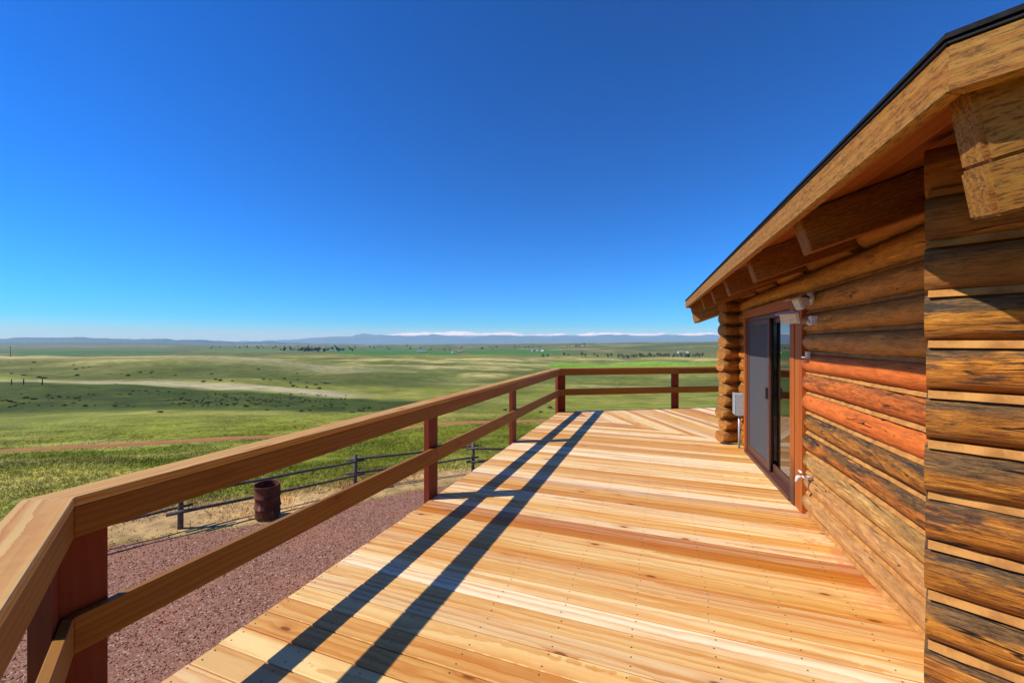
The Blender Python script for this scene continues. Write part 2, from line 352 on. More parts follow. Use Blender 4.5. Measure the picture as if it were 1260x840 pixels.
def height(x, y):
    x = np.asarray(x, float); y = np.asarray(y, float)
    wv = x * FW[0] + y * FW[1]; rv = x * RT[0] + y * RT[1]; d = np.hypot(wv, rv)
    a = np.arctan2(rv, wv); ac = np.clip(a, _pa[0], _pa[-1]); we = d * np.cos(ac)
    lw = np.log(np.maximum(we, .11)); fi = (lw - _lw[0]) / (_lw[1] - _lw[0]); i0 = np.clip(fi.astype(int), 0, 698); ft = np.clip(fi - i0, 0, 1)
    k = np.clip(np.searchsorted(_pa, ac) - 1, 0, len(_pa) - 2); fk = (ac - _pa[k]) / (_pa[k + 1] - _pa[k]); fk = fk * fk * (3 - 2 * fk)
    zz = (_pz[k, i0] * (1 - ft) + _pz[k, i0 + 1] * ft) * (1 - fk) + (_pz[k + 1, i0] * (1 - ft) + _pz[k + 1, i0 + 1] * ft) * fk
    zz = zz + sstep(d, 14, 30) * .5 * fbm(x, y, 9, 3, 3) + sstep(d, 50, 110) * 1.9 * fbm(x, y, 38, 3, 5)
    zz = zz + sstep(d, 150, 300) * 13.0 * fbm(x, y, 130, 3, 8) + sstep(d, 700, 1500) * 14 * fbm(x, y, 700, 4, 9) + sstep(d, 6000, 13000) * 45 * fbm(x, y, 2600, 4, 12)
    return zz
def wr(r, wv): p = RT * r + FW * wv; return p[0], p[1]

GEDGE = [(-17, -2), (-13.6, 2.6), (-11.19, 5.15), (-8.93, 7.16), (-6.94, 10.37), (-4.6, 13.2), (0, 16.5), (6, 19)]   # outer edge of the red gravel
def edge_dist(x, y, poly):
    """signed distance to a polyline, positive on its left (outer) side"""
    best = np.full(np.shape(x), 1e9); sg = np.ones(np.shape(x))
    for (x0, y0), (x1, y1) in zip(poly[:-1], poly[1:]):
        dx, dy = x1 - x0, y1 - y0; L2 = dx * dx + dy * dy
        t_ = np.clip(((x - x0) * dx + (y - y0) * dy) / L2, 0, 1)
        d = np.hypot(x - x0 - t_ * dx, y - y0 - t_ * dy); s = np.sign(dx * (y - y0) - dy * (x - x0))
        m = d < best; best = np.where(m, d, best); sg = np.where(m, s, sg)
    return best * sg
TRACK_XY = [wr(*p) for p in TRACK]

def land_colour(x, y):
    x = np.asarray(x, float); y = np.asarray(y, float)
    wv = x * FW[0] + y * FW[1]; rv = x * RT[0] + y * RT[1]; d = np.hypot(wv, rv); q = rv / np.maximum(np.abs(wv), 1)
    def C(*c): return np.array(c)[None, :]
    def blend(c, m, k): return c * (1 - m[:, None]) + k * m[:, None]
    n1 = fbm(x, y, 6, 4, 21); n2 = fbm(x, y, 45, 4, 22); n3 = fbm(x, y, 240, 4, 23); n4 = fbm(x, y, 1400, 4, 24)
    c = np.repeat(C(.145, .166, .014), len(x), 0)                                   # spring grass
    c = blend(c, sstep(n1 + .5 * n2, -.05, .22), C(.215, .210, .034))
    c = blend(c, sstep(n1 - n2, .05, .30) * .8, C(.090, .120, .009))
    c = blend(c, sstep(n2 + .6 * n1, .10, .30) * .7, C(.28, .25, .075))
    far = sstep(d, 48, 75); c = blend(c, far * .45, C(.175, .19, .035))
    # sage bench, darker and richer
    hm = fbm(x, y, 38, 3, 5); md = sstep(wv, 30, 55) * (1 - sstep(wv, 170, 200)); c = blend(c, md * sstep(-hm, .05, .22) * .55, C(.060, .085, .008)); c = blend(c, md * sstep(hm, .06, .22) * .45, C(.24, .24, .06))  # before the bench: greener hollows, paler rises, relief shading painted into the colour
    wl = np.interp(q, [-1.3, -1.0, -.7, -.4, -.25, 0], [168, 162, 158, 139, 130, 126])
    be = sstep(wv + 10 * n2, 62, 72) * (1 - sstep(wv + 14 * n2, wl - 26, wl - 14)) * sstep(-q + .3 * n2, .0, .22)
    c = blend(c, be * .97, C(.036, .056, .004)); c = blend(c, be * sstep(n1, .0, .25) * .5, C(.085, .105, .014))
    # pale dry wash
    wash = np.exp(-(np.abs(wv - wl + 16 * n2 + 5 * n1) / 13.0) ** 4) * sstep(-q, .32, .46) * (1 - .5 * sstep(-q, 1.1, 1.2))
    c = blend(c, np.clip(wash * 1.1, 0, 1), C(.33, .295, .175))
    # dry hill country
    hill = sstep(wv, 184, 215) * (1 - sstep(wv, 900, 1400))
    c = blend(c, hill, C(.145, .155, .030)); c = blend(c, hill * sstep(n2 + n3, -.02, .28), C(.34, .30, .115)); c = blend(c, hill * sstep(-n2 + n3, .03, .25) * .7, C(.085, .110, .024))
    hn = fbm(x, y, 130, 3, 8); c = blend(c, hill * sstep(-hn, .02, .16) * .75, C(.075, .10, .016)); c = blend(c, hill * sstep(hn, .06, .2) * .7, C(.36, .31, .12))  # darker green hollows and dry crests, coloured to strengthen the hills' weak shading
    lowf = hill * (1 - sstep(wv + 60 * n3, 260, 345)) * sstep(-q, .1, .3); c = blend(c, lowf * .75, C(.070, .088, .012))
    top = hill * np.exp(-((wv - 410) / 60) ** 2) * sstep(-q, .2, .5); c = blend(c, top * .7, C(.36, .33, .17))
    # valley floor with irrigated fields
    v = sstep(d, 1100, 1700); c = blend(c, v, C(.095, .112, .032)); c = blend(c, v * sstep(n3 + n4, 0, .3) * .8, C(.21, .19, .085)); c = blend(c, v * sstep(n4 - n3, .02, .2) * .6, C(.055, .075, .026))
    def field(w0, w1, q0, q1, k, s=.9):
        nonlocal c
        qs = q + .02 * np.sin(wv / 90.0)
        m = sstep(wv, w0, w0 * 1.015) * (1 - sstep(wv, w1 * .99, w1)) * sstep(qs, q0, q0 + .006) * (1 - sstep(qs, q1 - .006, q1)); c = blend(c, m * s, k)
    field(1500, 2500, -1.25, -.84, C(.040, .125, .022)); field(1700, 2700, -.78, -.56, C(.10, .15, .04))
    field(1350, 2300, -.46, -.13, C(.045, .14, .020)); field(1600, 2150, -.12, .13, C(.04, .145, .018))
    field(560, 880, .105, 1.2, C(.15, .27, .020), 1.0); field(2500, 3600, -.5, -.2, C(.06, .13, .03))
    m = sstep(d, 9000, 12500); c = blend(c, m * .8, C(.035, .050, .028))
    # strip of bare earth and straw along the yard
    ge = edge_dist(x, y, GEDGE); st = sstep(ge, -.3, .1) * (1 - sstep(ge + 2.2 * n1, 1.0, 2.6)) * (1 - sstep(d, 22, 30))
    c = blend(c, st, C(.40, .27, .125)); c = blend(c, st * sstep(n1, .0, .3) * .7, C(.27, .21, .085))
    td = np.abs(edge_dist(x, y, TRACK_XY)); tm = (1 - sstep(td, 1.3, 3.2)) * (1 - sstep(d, 90, 140)); c = blend(c, tm * .45, C(.20, .175, .075))
    return c * C(1.26, 1.20, 1.05)

# ------------------------------------------------------------------ ground
def ground_mat(name, grass=False):
    t = NT(name); g = t.n('NewGeometry'); p = g.outputs['Position']; at = t.n('VertexColor', {'layer_name': 'col'})
    cd = t.n('CameraData') if False else None
    n1 = t.noise(p, 2.3, 6.0, .65); n2 = t.noise(p, .16, 5.0, .6); n3 = t.noise(p, .018, 4.0, .6)
    k = t.math('MULTIPLY', t.ramp(n1, .2, .8, .62, 1.38), t.math('MULTIPLY', t.ramp(n2, .25, .75, .70, 1.30), t.ramp(n3, .25, .75, .82, 1.18)))
    c = t.mix(1.0, at.outputs[0], t.n('CombineColor', None, Red=k, Green=k, Blue=k).outputs[0], 'MULTIPLY')
    yel = t.ramp(t.noise(p, .7, 4.0, .6), .52, .70)
    c = t.mix(t.math('MULTIPLY', yel, .35), c, t.mix(1.0, c, (1.5, 1.18, 1.0), 'MULTIPLY'))
    if grass:
        return t.out(c, .7, None, .15)
    # scattered dark brush far off, too small to tell apart
    vo = t.n('TexVoronoi', {'feature': 'F1'}, Vector=p, Scale=.055); br = t.math('MULTIPLY', t.ramp(vo.outputs['Distance'], .10, .22, 1.0, 0.0), t.ramp(n3, .5, .6))
    c = t.mix(t.math('MULTIPLY', br, .55), c, (.045, .05, .02))
    return t.out(c, .9, t.bump(t.math('ADD', n1, t.math('MULTIPLY', n2, 6.0)), .5, .12), .1)
M['ground'] = ground_mat('grassland'); M['grass'] = ground_mat('grass_blades', True)

def set_col(me, cols):
    a = me.color_attributes.new('col', 'FLOAT_COLOR', 'POINT')
    a.data.foreach_set('color', np.concatenate([cols, np.ones((len(cols), 1))], 1).astype(np.float32).ravel())
def grid_mesh(name, X, Y, Z, closed=False):
    ni, nj = X.shape
    V = np.stack([X, Y, Z], -1).reshape(-1, 3)
    jj = np.arange(nj if closed else nj - 1); jn = (jj + 1) % nj
    i = np.arange(ni - 1)[:, None]
    q = np.stack([i * nj + jj, i * nj + jn, (i + 1) * nj + jn, (i + 1) * nj + jj], -1).reshape(-1, 4)
    me = bpy.data.meshes.new(name); me.vertices.add(len(V)); me.vertices.foreach_set('co', V.astype(np.float32).ravel())
    me.loops.add(q.size); me.loops.foreach_set('vertex_index', q.astype(np.int32).ravel())
    me.polygons.add(len(q)); me.polygons.foreach_set('loop_start', np.arange(0, q.size, 4, dtype=np.int32))
    me.polygons.foreach_set('use_smooth', np.ones(len(q), bool)); me.update(calc_edges=True); me.validate()
    return me, V
angs = np.concatenate([np.linspace(-68, 32, 760), np.linspace(32, 292, 131)[1:-1]])
rad = np.concatenate([[.6], np.exp(np.linspace(math.log(2.5), math.log(27000), 520))])
A_, D_ = np.meshgrid(np.radians(angs), rad)
gx = D_ * (np.cos(A_) * FW[0] + np.sin(A_) * RT[0]); gy = D_ * (np.cos(A_) * FW[1] + np.sin(A_) * RT[1])
me, V = grid_mesh('ground', gx, gy, height(gx, gy), True)
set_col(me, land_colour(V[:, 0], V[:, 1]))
gr = link('ground', me, M['ground']); gr['kind'] = 'structure'
if me.polygons[0].normal.z < 0: me.flip_normals()

# dirt track ribbon
def resample(pts, step):
    P = np.array(pts, float); seg = np.hypot(*np.diff(P, axis=0).T); s = np.concatenate([[0], np.cumsum(seg)]); u = np.arange(0, s[-1], step)
    return np.stack([np.interp(u, s, P[:, 0]), np.interp(u, s, P[:, 1])], 1)
tp = resample(TRACK_XY, .8)
for _ in range(30): tp[1:-1] = .25 * tp[:-2] + .5 * tp[1:-1] + .25 * tp[2:]
tn = np.gradient(tp, axis=0); tn /= np.hypot(*tn.T)[:, None]; nn = np.stack([-tn[:, 1], tn[:, 0]], 1)
offs = np.linspace(-1.05, 1.05, 9); wob = .35 * fbm(tp[:, 0], tp[:, 1], 5, 3, 77)
tx = np.stack([tp[:, 0] + nn[:, 0] * (o * (1 + wob)) for o in offs]); ty = np.stack([tp[:, 1] + nn[:, 1] * (o * (1 + wob)) for o in offs])
edge = (np.abs(offs) / 1.05)[:, None] ** 4
me, _v = grid_mesh('dirt_track', tx, ty, height(tx, ty) + .10 - .12 * edge)
if me.polygons[0].normal.z < 0: me.flip_normals()
M['dirt'] = simple('orange_dirt', (.40, .17, .055), .95, 0, 1.4, .35, .1, .3, (.31, .145, .05))
tag(link('dirt_track', me, M['dirt']), kind='structure')

# red gravel yard: a sheet, and loose stones on it
def gravel_mat(name):
    t = NT(name); p = t.n('NewGeometry').outputs['Position']
    vo = t.n('TexVoronoi', None, Vector=p, Scale=46.0); n = t.noise(p, .8, 4.0)
    s = t.n('SeparateColor', None, Color=vo.outputs['Color']).outputs[0]
    c = t.mix(s, (.20, .088, .052), (.33, .165, .105)); c = t.mix(t.ramp(s, .90, .95), c, (.44, .30, .23))
    c = t.mix(t.math('MULTIPLY', t.ramp(n, .45, .7), .5), c, (.34, .15, .085))
    return t.out(c, .95, t.bump(vo.outputs['Distance'], .5, .010), .1)
M['gravel'] = gravel_mat('red_scoria_gravel')
def in_yard(x, y):
    return (edge_dist(x, y, GEDGE) < 0)
ge = np.array(resample(GEDGE, .25)); inner = np.array([(3.0, -6.0)] * len(ge)) * 0 + np.stack([np.linspace(-6, 6, len(ge)), np.linspace(-8, 12, len(ge))], 1)
ts = np.linspace(0, 1, 24)[:, None]
ex_ = ge[:, 0] + .12 * fbm(ge[:, 0], ge[:, 1], 1.2, 3, 31); ey_ = ge[:, 1] + .12 * fbm(ge[:, 1], ge[:, 0], 1.2, 3, 33)
yx = ex_ * (1 - ts) + inner[:, 0] * ts; yy = ey_ * (1 - ts) + inner[:, 1] * ts
me, _v = grid_mesh('gravel_yard', yx, yy, height(yx, yy) + .035 - .05 * (ts < .01))
if me.polygons[0].normal.z < 0: me.flip_normals()
tag(link('gravel_yard', me, M['gravel']), kind='structure')

def merge_bits(name, base_v, base_f, pos, scl, rot, mat, tint=None, tilt=None, cols=None):
    """many small copies of one shape as one mesh"""
    n = len(pos); bv = np.array(base_v); c, s = np.cos(rot), np.sin(rot)
    if np.ndim(scl) == 1: scl = np.repeat(scl[:, None], 3, 1)
    P = bv[None] * scl[:, None, :]
    if tilt is not None:
        P[:, :, 0] += P[:, :, 2] * tilt[:, 0:1]; P[:, :, 1] += P[:, :, 2] * tilt[:, 1:2]
    X = P[:, :, 0] * c[:, None] - P[:, :, 1] * s[:, None]; Y = P[:, :, 0] * s[:, None] + P[:, :, 1] * c[:, None]
    V = np.stack([X, Y, P[:, :, 2]], -1) + pos[:, None, :]
    bf = np.array(base_f); k = bf.shape[1]
    Fq = (bf[None] + (np.arange(n) * len(bv))[:, None, None]).reshape(-1, k)
    me = bpy.data.meshes.new(name); V = V.reshape(-1, 3); me.vertices.add(len(V)); me.vertices.foreach_set('co', V.astype(np.float32).ravel())
    me.loops.add(Fq.size); me.loops.foreach_set('vertex_index', Fq.astype(np.int32).ravel())
    me.polygons.add(len(Fq)); me.polygons.foreach_set('loop_start', np.arange(0, Fq.size, k, dtype=np.int32)); me.update(calc_edges=True)
    if cols is not None: set_col(me, np.repeat(cols, len(bv), 0))
    return link(name, me, mat)
N = 90000
sx = rng.uniform(-13, -1.5, N); sy = rng.uniform(-1, 13, N); dd = np.hypot(sx, sy); ok = in_yard(sx, sy) & (rng.random(N) < np.clip(9.0 / dd, .2, 1)); sx, sy = sx[ok], sy[ok]
octv = [(1, 0, 0), (-.9, .1, 0), (.1, .9, 0), (0, -1, .1), (.1, 0, .8), (0, .1, -.6)]; octf = [(0, 2, 4), (2, 1, 4), (1, 3, 4), (3, 0, 4), (2, 0, 5), (1, 2, 5), (3, 1, 5), (0, 3, 5)]
n = len(sx); sc = rng.gamma(6, .0017, n)[:, None] * rng.uniform(.7, 1.3, (n, 3))
o = merge_bits('gravel', octv, octf, np.stack([sx, sy, height(sx, sy) + .038], 1), sc, rng.uniform(0, 6.28, n), M['gravel'])
tag(o, 'loose red-brown volcanic gravel covering the yard below the deck', 'gravel', kind='stuff')

# ------------------------------------------------------------------ grass blades near the yard
N = 150000
rr = np.exp(rng.uniform(math.log(9.5), math.log(75), N)); aa = np.radians(rng.uniform(-64, 18, N)); ww = rr * np.cos(aa); qq = rr * np.sin(aa)
bx = RT[0] * qq + FW[0] * ww; by = RT[1] * qq + FW[1] * ww
ge_ = edge_dist(bx, by, GEDGE); pat = fbm(bx, by, 2.2, 3, 41)
keep = (ge_ > .25) & (np.abs(edge_dist(bx, by, TRACK_XY)) > 1.25) & (rng.random(N) < np.clip((ge_ + 2.4 * pat) / 2.2, .10, 1)) & (pat > -.22)
bx, by, rr, pat = bx[keep], by[keep], rr[keep], pat[keep]; n = len(bx)
hgt = np.clip(.07 + .16 * pat + .03 * rng.standard_normal(n), .025, .24) * (1 - .5 * sstep(rr, 35, 75))
bl = [(-.012, 0, 0), (.012, 0, 0), (.02, .015, 1.0), (.0, -.012, 0), (.0, .012, 0), (-.06, .03, .8), (.03, .02, 0), (.045, .0, 0), (.10, -.06, .7)]
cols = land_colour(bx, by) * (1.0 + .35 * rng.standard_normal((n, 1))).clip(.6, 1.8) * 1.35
wsc = (.5 + rr / 26)[:, None]
scl = np.concatenate([wsc, wsc, hgt[:, None]], 1)
o = merge_bits('grass', bl, [(0, 1, 2), (3, 4, 5), (6, 7, 8)], np.stack([bx, by, height(bx, by) - .01], 1), scl, rng.uniform(0, 6.28, n), M['grass'], tilt=rng.normal(0, .10, (n, 2)) / wsc, cols=cols)
tag(o, 'short green pasture grass with dry tufts beyond the pole fence', 'grass', kind='stuff')

# ------------------------------------------------------------------ mountains
def mtn_mat(name, snow):
    t = NT(name); p = t.n('NewGeometry').outputs['Position']; z = t.n('SeparateXYZ', None, Vector=p).outputs[2]
    n = t.noise(p, .0011, 6.0, .65); n2 = t.noise(p, .0035, 5.0, .6)
    c = t.mix(t.ramp(n, .35, .65), (.012, .020, .022), (.040, .046, .040))
    zz = t.math('ADD', z, t.math('MULTIPLY', t.math('SUBTRACT', n2, .5), 420.0))
    if snow: c = t.mix(t.ramp(zz, snow, snow + 90), c, (.88, .90, .93))
    return t.out(c, .9, None, .1)
def range_mesh(name, dist, depth, ridge, mat, x0, x1, nseg, amp, lam, base=-420, seed=50):
    xs = np.linspace(x0, x1, nseg); a = np.arctan2(xs - CXP, F); ts_ = np.linspace(0, 1, 26)
    wv = dist + depth * (ts_[:, None] - .5) * np.ones_like(a)[None]; rv = wv * np.tan(a)[None]
    x = RT[0] * rv + FW[0] * wv; y = RT[1] * rv + FW[1] * wv
    rz = np.interp(xs, [p[0] for p in ridge], [(CYP - p[1]) / F * dist + EYE for p in ridge])
    rz = rz + dist / F * (1.6 * fbm(xs, xs * 0, 34, 4, seed + 3) + .9 * fbm(xs, xs * 0, 9, 3, seed + 5)) * (1 if seed < 90 else .5)
    prof = np.sin(np.pi * ts_) ** .8
    rid = 1 - 2 * np.abs(fbm(x, y, lam, 5, seed))
    z = base + (rz[None] - base) * prof[:, None] * (.80 + .2 * rid) + amp * prof[:, None] * fbm(x, y, lam * .6, 5, seed + 9)
    me, _v = grid_mesh(name, x, y, z)
    if me.polygons[len(me.polygons) // 2].normal.z < 0: me.flip_normals()
    return tag(link(name, me, mat), kind='structure')
range_mesh('snowy_mountains', 46000, 9000, [(300, 421), (420, 417), (470, 412), (500, 409.5), (540, 407.5), (562, 409), (600, 409.5), (640, 410.5), (700, 411), (760, 410), (830, 410.5), (900, 411), (1000, 415), (1100, 421)], mtn_mat('snowy_mountain_rock', 590), 280, 960, 640, 620, 2600)
range_mesh('blue_mountains', 33000, 6000, [(250, 423), (330, 418.5), (380, 416), (440, 412.5), (470, 410.8), (500, 412), (560, 413), (640, 412.5), (720, 413.5), (800, 412), (870, 412), (960, 415), (1100, 423)], mtn_mat('forested_mountain', None), 230, 960, 540, 420, 2400, seed=70)
range_mesh('dark_hills', 15500, 3000, [(-500, 417), (-200, 415), (0, 415), (40, 415.6), (95, 414.6), (140, 416.5), (200, 417.5), (250, 418.2), (310, 419.6), (350, 421), (430, 423)], mtn_mat('wooded_hills', None), -500, 440, 600, 160, 1500, seed=90)

# ================================================================== deck
deck = empty('wooden_deck', (0, 0, 0), 'raised deck of new orange-blond planks beside the log cabin', 'deck')
PITCH, GAP = 0.1415, 0.0068
XE, YA, YB = -2.235, .888, 9.19            # outer edge, near corner, far corner
S3 = math.sqrt(3)
HTH = R(2.2); HO = (1.24, 4.6); HC, HS = math.cos(HTH), math.sin(HTH)
def h2w(x, y): return HO[0] + HC * x - HS * y, HO[1] + HS * x + HC * y
WALL_N = -2.89; WALL_F = 2.79
def xl(y): return max(XE, XE + (YA - y) * S3)
def xr(y):
    seam = XE + (YB - y) * S3
    wx = 1.36 - .0384 * (y - 1.73)
    if y < 1.75: wx = 1.36 + (1.75 - y) * S3
    return min(seam, wx + .05)
y = -.62; k = 0
while y < YB:
    y1 = min(y + PITCH - GAP, YB - .003)
    a0, a1, b0, b1 = xl(y), xl(y1), xr(y), xr(y1)
    if b0 - a0 > .05:
        if b1 - a1 < .005: b1 = a1 + .005
        jl = random.uniform(-.006, .006) if y > YA else 0
        prism('board', [(a0 + jl, y), (b0 - .003, y), (b1 - .003, y1), (a1 + jl, y1)], -.038 + random.uniform(-.0008, .0008), random.uniform(-.0012, .0012), M['deck'], deck, (1, 0), .0035)
    y += PITCH; k += 1
# far section, boards square to the far rail
ds, dt = (S3 / 2, .5), (.5, -S3 / 2)        # along the far edge, inward
s = .004
def tmax(s): return min(s * S3, 3.12 if s > 1.75 else 9)
while s < 6.0:
    s1 = s + PITCH - GAP; t0, t1 = tmax(s), tmax(s1)
    def P(s_, t_): return (XE + ds[0] * s_ + dt[0] * t_, YB + ds[1] * s_ + dt[1] * t_)
    prism('board', [P(s, random.uniform(-.005, .005)), P(s, t0 - .003), P(s1, t1 - .003), P(s1, 0)], -.038, random.uniform(-.0012, .0012), M['deck'], deck, dt, .0035)
    s += PITCH
# nail heads over the joists
nv, nf = [], []
yy_ = -.5; kk = 0
y = -.62
while y < 8.6:
    for xj in np.arange(-2.2, 1.3, .41):
        for f in (.25, .75):
            if xl(y) + .02 < xj < xr(y) - .03: nv.append((xj + random.uniform(-.012, .012), y + f * PITCH + random.uniform(-.008, .008), .0016))
    y += PITCH
hexv = [(math.cos(k * 1.0472), math.sin(k * 1.0472), 0) for k in range(6)]
o = merge_bits('nail_heads', [(v[0], v[1], 0) for v in hexv], [(0, 1, 2, 3), (0, 3, 4, 5)], np.array(nv), np.full(len(nv), .0044), np.zeros(len(nv)), M['nail'])
o.parent = deck; o['kind'] = 'stuff'
# rim joists, joists, supports
def rim(a, b): beam('rim_joist', (*a, -.165), (*b, -.165), .04, .24, M['joist'], deck)
e3 = (XE + 3.4 * S3 / 2, YA - 1.7)
rim((XE + .03, YA), (XE + .03, YB)); rim((XE + .03, YA), (e3[0] + .02, e3[1] + .03)); rim((XE + .02, YB - .03), (XE + 6 * S3 / 2, YB + 3 - .03))
for xj in np.arange(-1.8, 1.3, .45): beam('joist', (xj, YA if xj < -1 else 0, -.165), (xj, min(YB - .1, xr(7.2) and YB - (xj - XE) / S3 - .05), -.165), .04, .24, M['joist'], deck)
for (px_, py_) in ((-2.1, 1.2), (-2.1, 3.7), (-2.1, 6.2), (-2.1, 8.9), (0, 10.2), (-.6, .3)):
    z0 = float(height(px_, py_)) - .1
    beam('support_post', (px_, py_, z0), (px_, py_, -.29), .14, .14, M['joist'], deck, up=(0, 1, 0))

# ------------------------------------------------------------------ railing
rail = empty('deck_railing', (XE, YA, 0), 'open two-rail timber railing with red-stained posts around the deck', 'railing')
def rl(p): return (p[0] - XE, p[1] - YA)
dirs = [(S3 / 2, -.5), (0, 1), (S3 / 2, .5)]           # near section points back along the near edge
def corner(which, o):
    """point on the corner mitre, o metres outside the deck edge"""
    if which == 'A': return (XE - o, YA - o / S3)
    return (XE - o, YB + o / S3)
def along(sec, d, o):
    if sec == 0: c = corner('A', o); return (c[0] + dirs[0][0] * d, c[1] + dirs[0][1] * d)
    if sec == 1: c = corner('A', o); return (c[0], YA + d)
    c = corner('B', o); return (c[0] + dirs[2][0] * d, c[1] + dirs[2][1] * d)
G = .0015
LB = YB - YA
POST1 = [2.80, 5.28]                                   # post centres along the main section
def rail_run(name, z0, z1, o0, o1, mat, cuts):
    """o0/o1: inside and outside face; cuts: list of (section, start, end); None is a mitred corner"""
    for sec, a, b in cuts:
        if sec == 1:
            A = [corner('A', o) if a is None else along(1, a + G, o) for o in (o0, o1)]
            Bp = [corner('B', o) if b is None else along(1, b - G, o) for o in (o0, o1)]
        else:
            key = 'A' if sec == 0 else 'B'
            A = [corner(key, o) if a is None else along(sec, a + G, o) for o in (o0, o1)]
            Bp = [along(sec, b - G, o) for o in (o0, o1)]
        if a is None: A = [(p[0] + (Bp[i][0] - p[0]) * .0004, p[1] + (Bp[i][1] - p[1]) * .0004) for i, p in enumerate(A)]
        d = (Bp[0][0] - A[0][0], Bp[0][1] - A[0][1])
        prism(name, [rl(A[0]), rl(Bp[0]), rl(Bp[1]), rl(A[1])], z0, z1, mat, rail, d, .003)
CUTS = [(0, None, 2.6), (1, None, POST1[0]), (1, POST1[0], POST1[1]), (1, POST1[1], None), (2, None, 2.95), (2, 2.95, 6)]
rail_run('cap_rail', .963, 1.001, -.042, .115, M['cap'], CUTS)
rail_run('top_rail', .838, .961, -.040, -.002, M['rail'], CUTS)
rail_run('bottom_rail', .375, .522, -.040, -.002, M['rail'], CUTS)
def post(sec, d, wd=.17):
    pts = [along(sec, d - wd / 2, .001), along(sec, d + wd / 2, .001), along(sec, d + wd / 2, .066), along(sec, d - wd / 2, .066)]
    # upright plank: local X vertical so the grain runs up
    c = (sum(p[0] for p in pts) / 4, sum(p[1] for p in pts) / 4); dr = dirs[sec] if sec != 1 else (0, 1)
    beam('post', (*rl(c), -.27), (*rl(c), .962), .065, wd, M['post'], rail, up=(dr[0], dr[1], 0), bev=.004)
for d in POST1: post(1, d)
for d in (2.95, 5.4): post(2, d)
post(0, 2.6)
def corner_post(key):
    sA, sB = (0, 1) if key == 'A' else (1, 2)
    def al(sec, d, o):
        if key == 'B' and sec == 1: c = corner('B', o); return (c[0], c[1] - d)
        return along(sec, d, o)
    def wing(sec):
        pts = [corner(key, .001), al(sec, .147, .001), al(sec, .147, .066), corner(key, .066)]
        pts = [rl(p) for p in pts]; cx = sum(p[0] for p in pts) / 4; cy = sum(p[1] for p in pts) / 4
        m = basis((cx, cy, .346), (0, 0, 1), (1, 0, 0)); inv = m.inverted()
        vsx = [inv @ Vector((p[0], p[1], z)) for z in (-.27, .962) for p in pts]
        me = pyd('post', vsx, [(3, 2, 1, 0), (4, 5, 6, 7), (0, 1, 5, 4), (1, 2, 6, 5), (2, 3, 7, 6), (3, 0, 4, 7)])
        bm = bmesh.new(); bm.from_mesh(me); bmesh.ops.recalc_face_normals(bm, faces=bm.faces); bm.to_mesh(me); bm.free()
        link('post', me, M['post'], rail, m)
    wing(sA); wing(sB)
corner_post('A'); corner_post('B')

# ================================================================== log cabin
cabin = empty('log_cabin', (HO[0], HO[1], 0), 'six-sided log cabin with tan chinking and deep timber eaves', 'cabin', HTH)
CP, LR = 0.186, .0925
def log(p, d, L, zc, colour, wea, parent=None, rz=.089, ry=.095, seg=18, taper=0.0, endcut=0.0):
    """one log: p is the middle of its start on the axis, d its heading in cabin coordinates"""
    nl = max(4, int(L / .11)); ph = random.uniform(0, 100); vsx = []; fs = []
    for i in range(nl + 1):
        x = L * i / nl; tp_ = 1 + taper * (x / L - .5)
        dy = .006 * math.sin(x * 1.7 + ph) + .004 * math.sin(x * 4.1 + ph * 2); dz = .004 * math.sin(x * 2.3 + ph * 3)
        for k in range(seg):
            th = 2 * math.pi * k / seg; cth, sth = math.cos(th), math.sin(th)
            lump = 1 + .022 * math.sin(3 * th + x * 2.1 + ph) + .012 * math.sin(5 * th - x * 5.3 + ph * 1.7) + random.uniform(-.006, .006)
            sy = math.copysign(abs(cth) ** .88, cth) * ry; sz = math.copysign(abs(sth) ** .88, sth) * rz
            e = 1.0
            vsx.append((x + endcut * sy, sy * lump * tp_ * e + dy, sz * (1 + .5 * (lump - 1)) * tp_ * e + dz))
    for i in range(nl):
        for k in range(seg):
            a = i * seg + k; b = i * seg + (k + 1) % seg; fs.append((a, b, b + seg, a + seg))
    fs.append(tuple(range(seg - 1, -1, -1))); fs.append(tuple(nl * seg + k for k in range(seg)))
    me = pyd('log', vsx, fs, True)
    me.polygons[len(fs) - 1].use_smooth = False; me.polygons[len(fs) - 2].use_smooth = False
    bm = bmesh.new(); bm.from_mesh(me); bmesh.ops.recalc_face_normals(bm, faces=bm.faces); bm.to_mesh(me); bm.free()
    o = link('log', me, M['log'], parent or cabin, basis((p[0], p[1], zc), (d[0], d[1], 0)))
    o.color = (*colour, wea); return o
def chink(p, d, L, z, front=.054, hh=.013):
    """caulk between two courses, sloping out towards its foot"""
    n = max(2, int(L / .045)); vsx = []
    for i in range(n + 1):
        x = L * i / n; j = random.uniform(-.004, .004)
        vsx += [(x, front + .014 + j, -hh), (x, front - .004 + j * 1.5, hh * .9), (x, -.03, hh * .9), (x, -.03, -hh)]
    fs = []
    for i in range(n):
        for k in range(4):
            a = i * 4 + k; b = i * 4 + (k + 1) % 4; fs.append((a, b, b + 4, a + 4))
    fs += [(3, 2, 1, 0), tuple(n * 4 + k for k in range(4))]
    me = pyd('chinking', vsx, fs)
    bm = bmesh.new(); bm.from_mesh(me); bmesh.ops.recalc_face_normals(bm, faces=bm.faces); bm.to_mesh(me); bm.free()
    return link('chinking', me, M['chink'], cabin, basis((p[0], p[1], z), (d[0], d[1], 0)))
AMBER = (.46, .165, .019); RED = (.64, .155, .022); TAN = (.52, .27, .080); DARK = (.33, .15, .03)
def vary(c, s=.12): f = 1 + random.uniform(-s, s); return tuple(min(.9, x * f * (1 + random.uniform(-.05, .05))) for x in c)
Z0 = .03
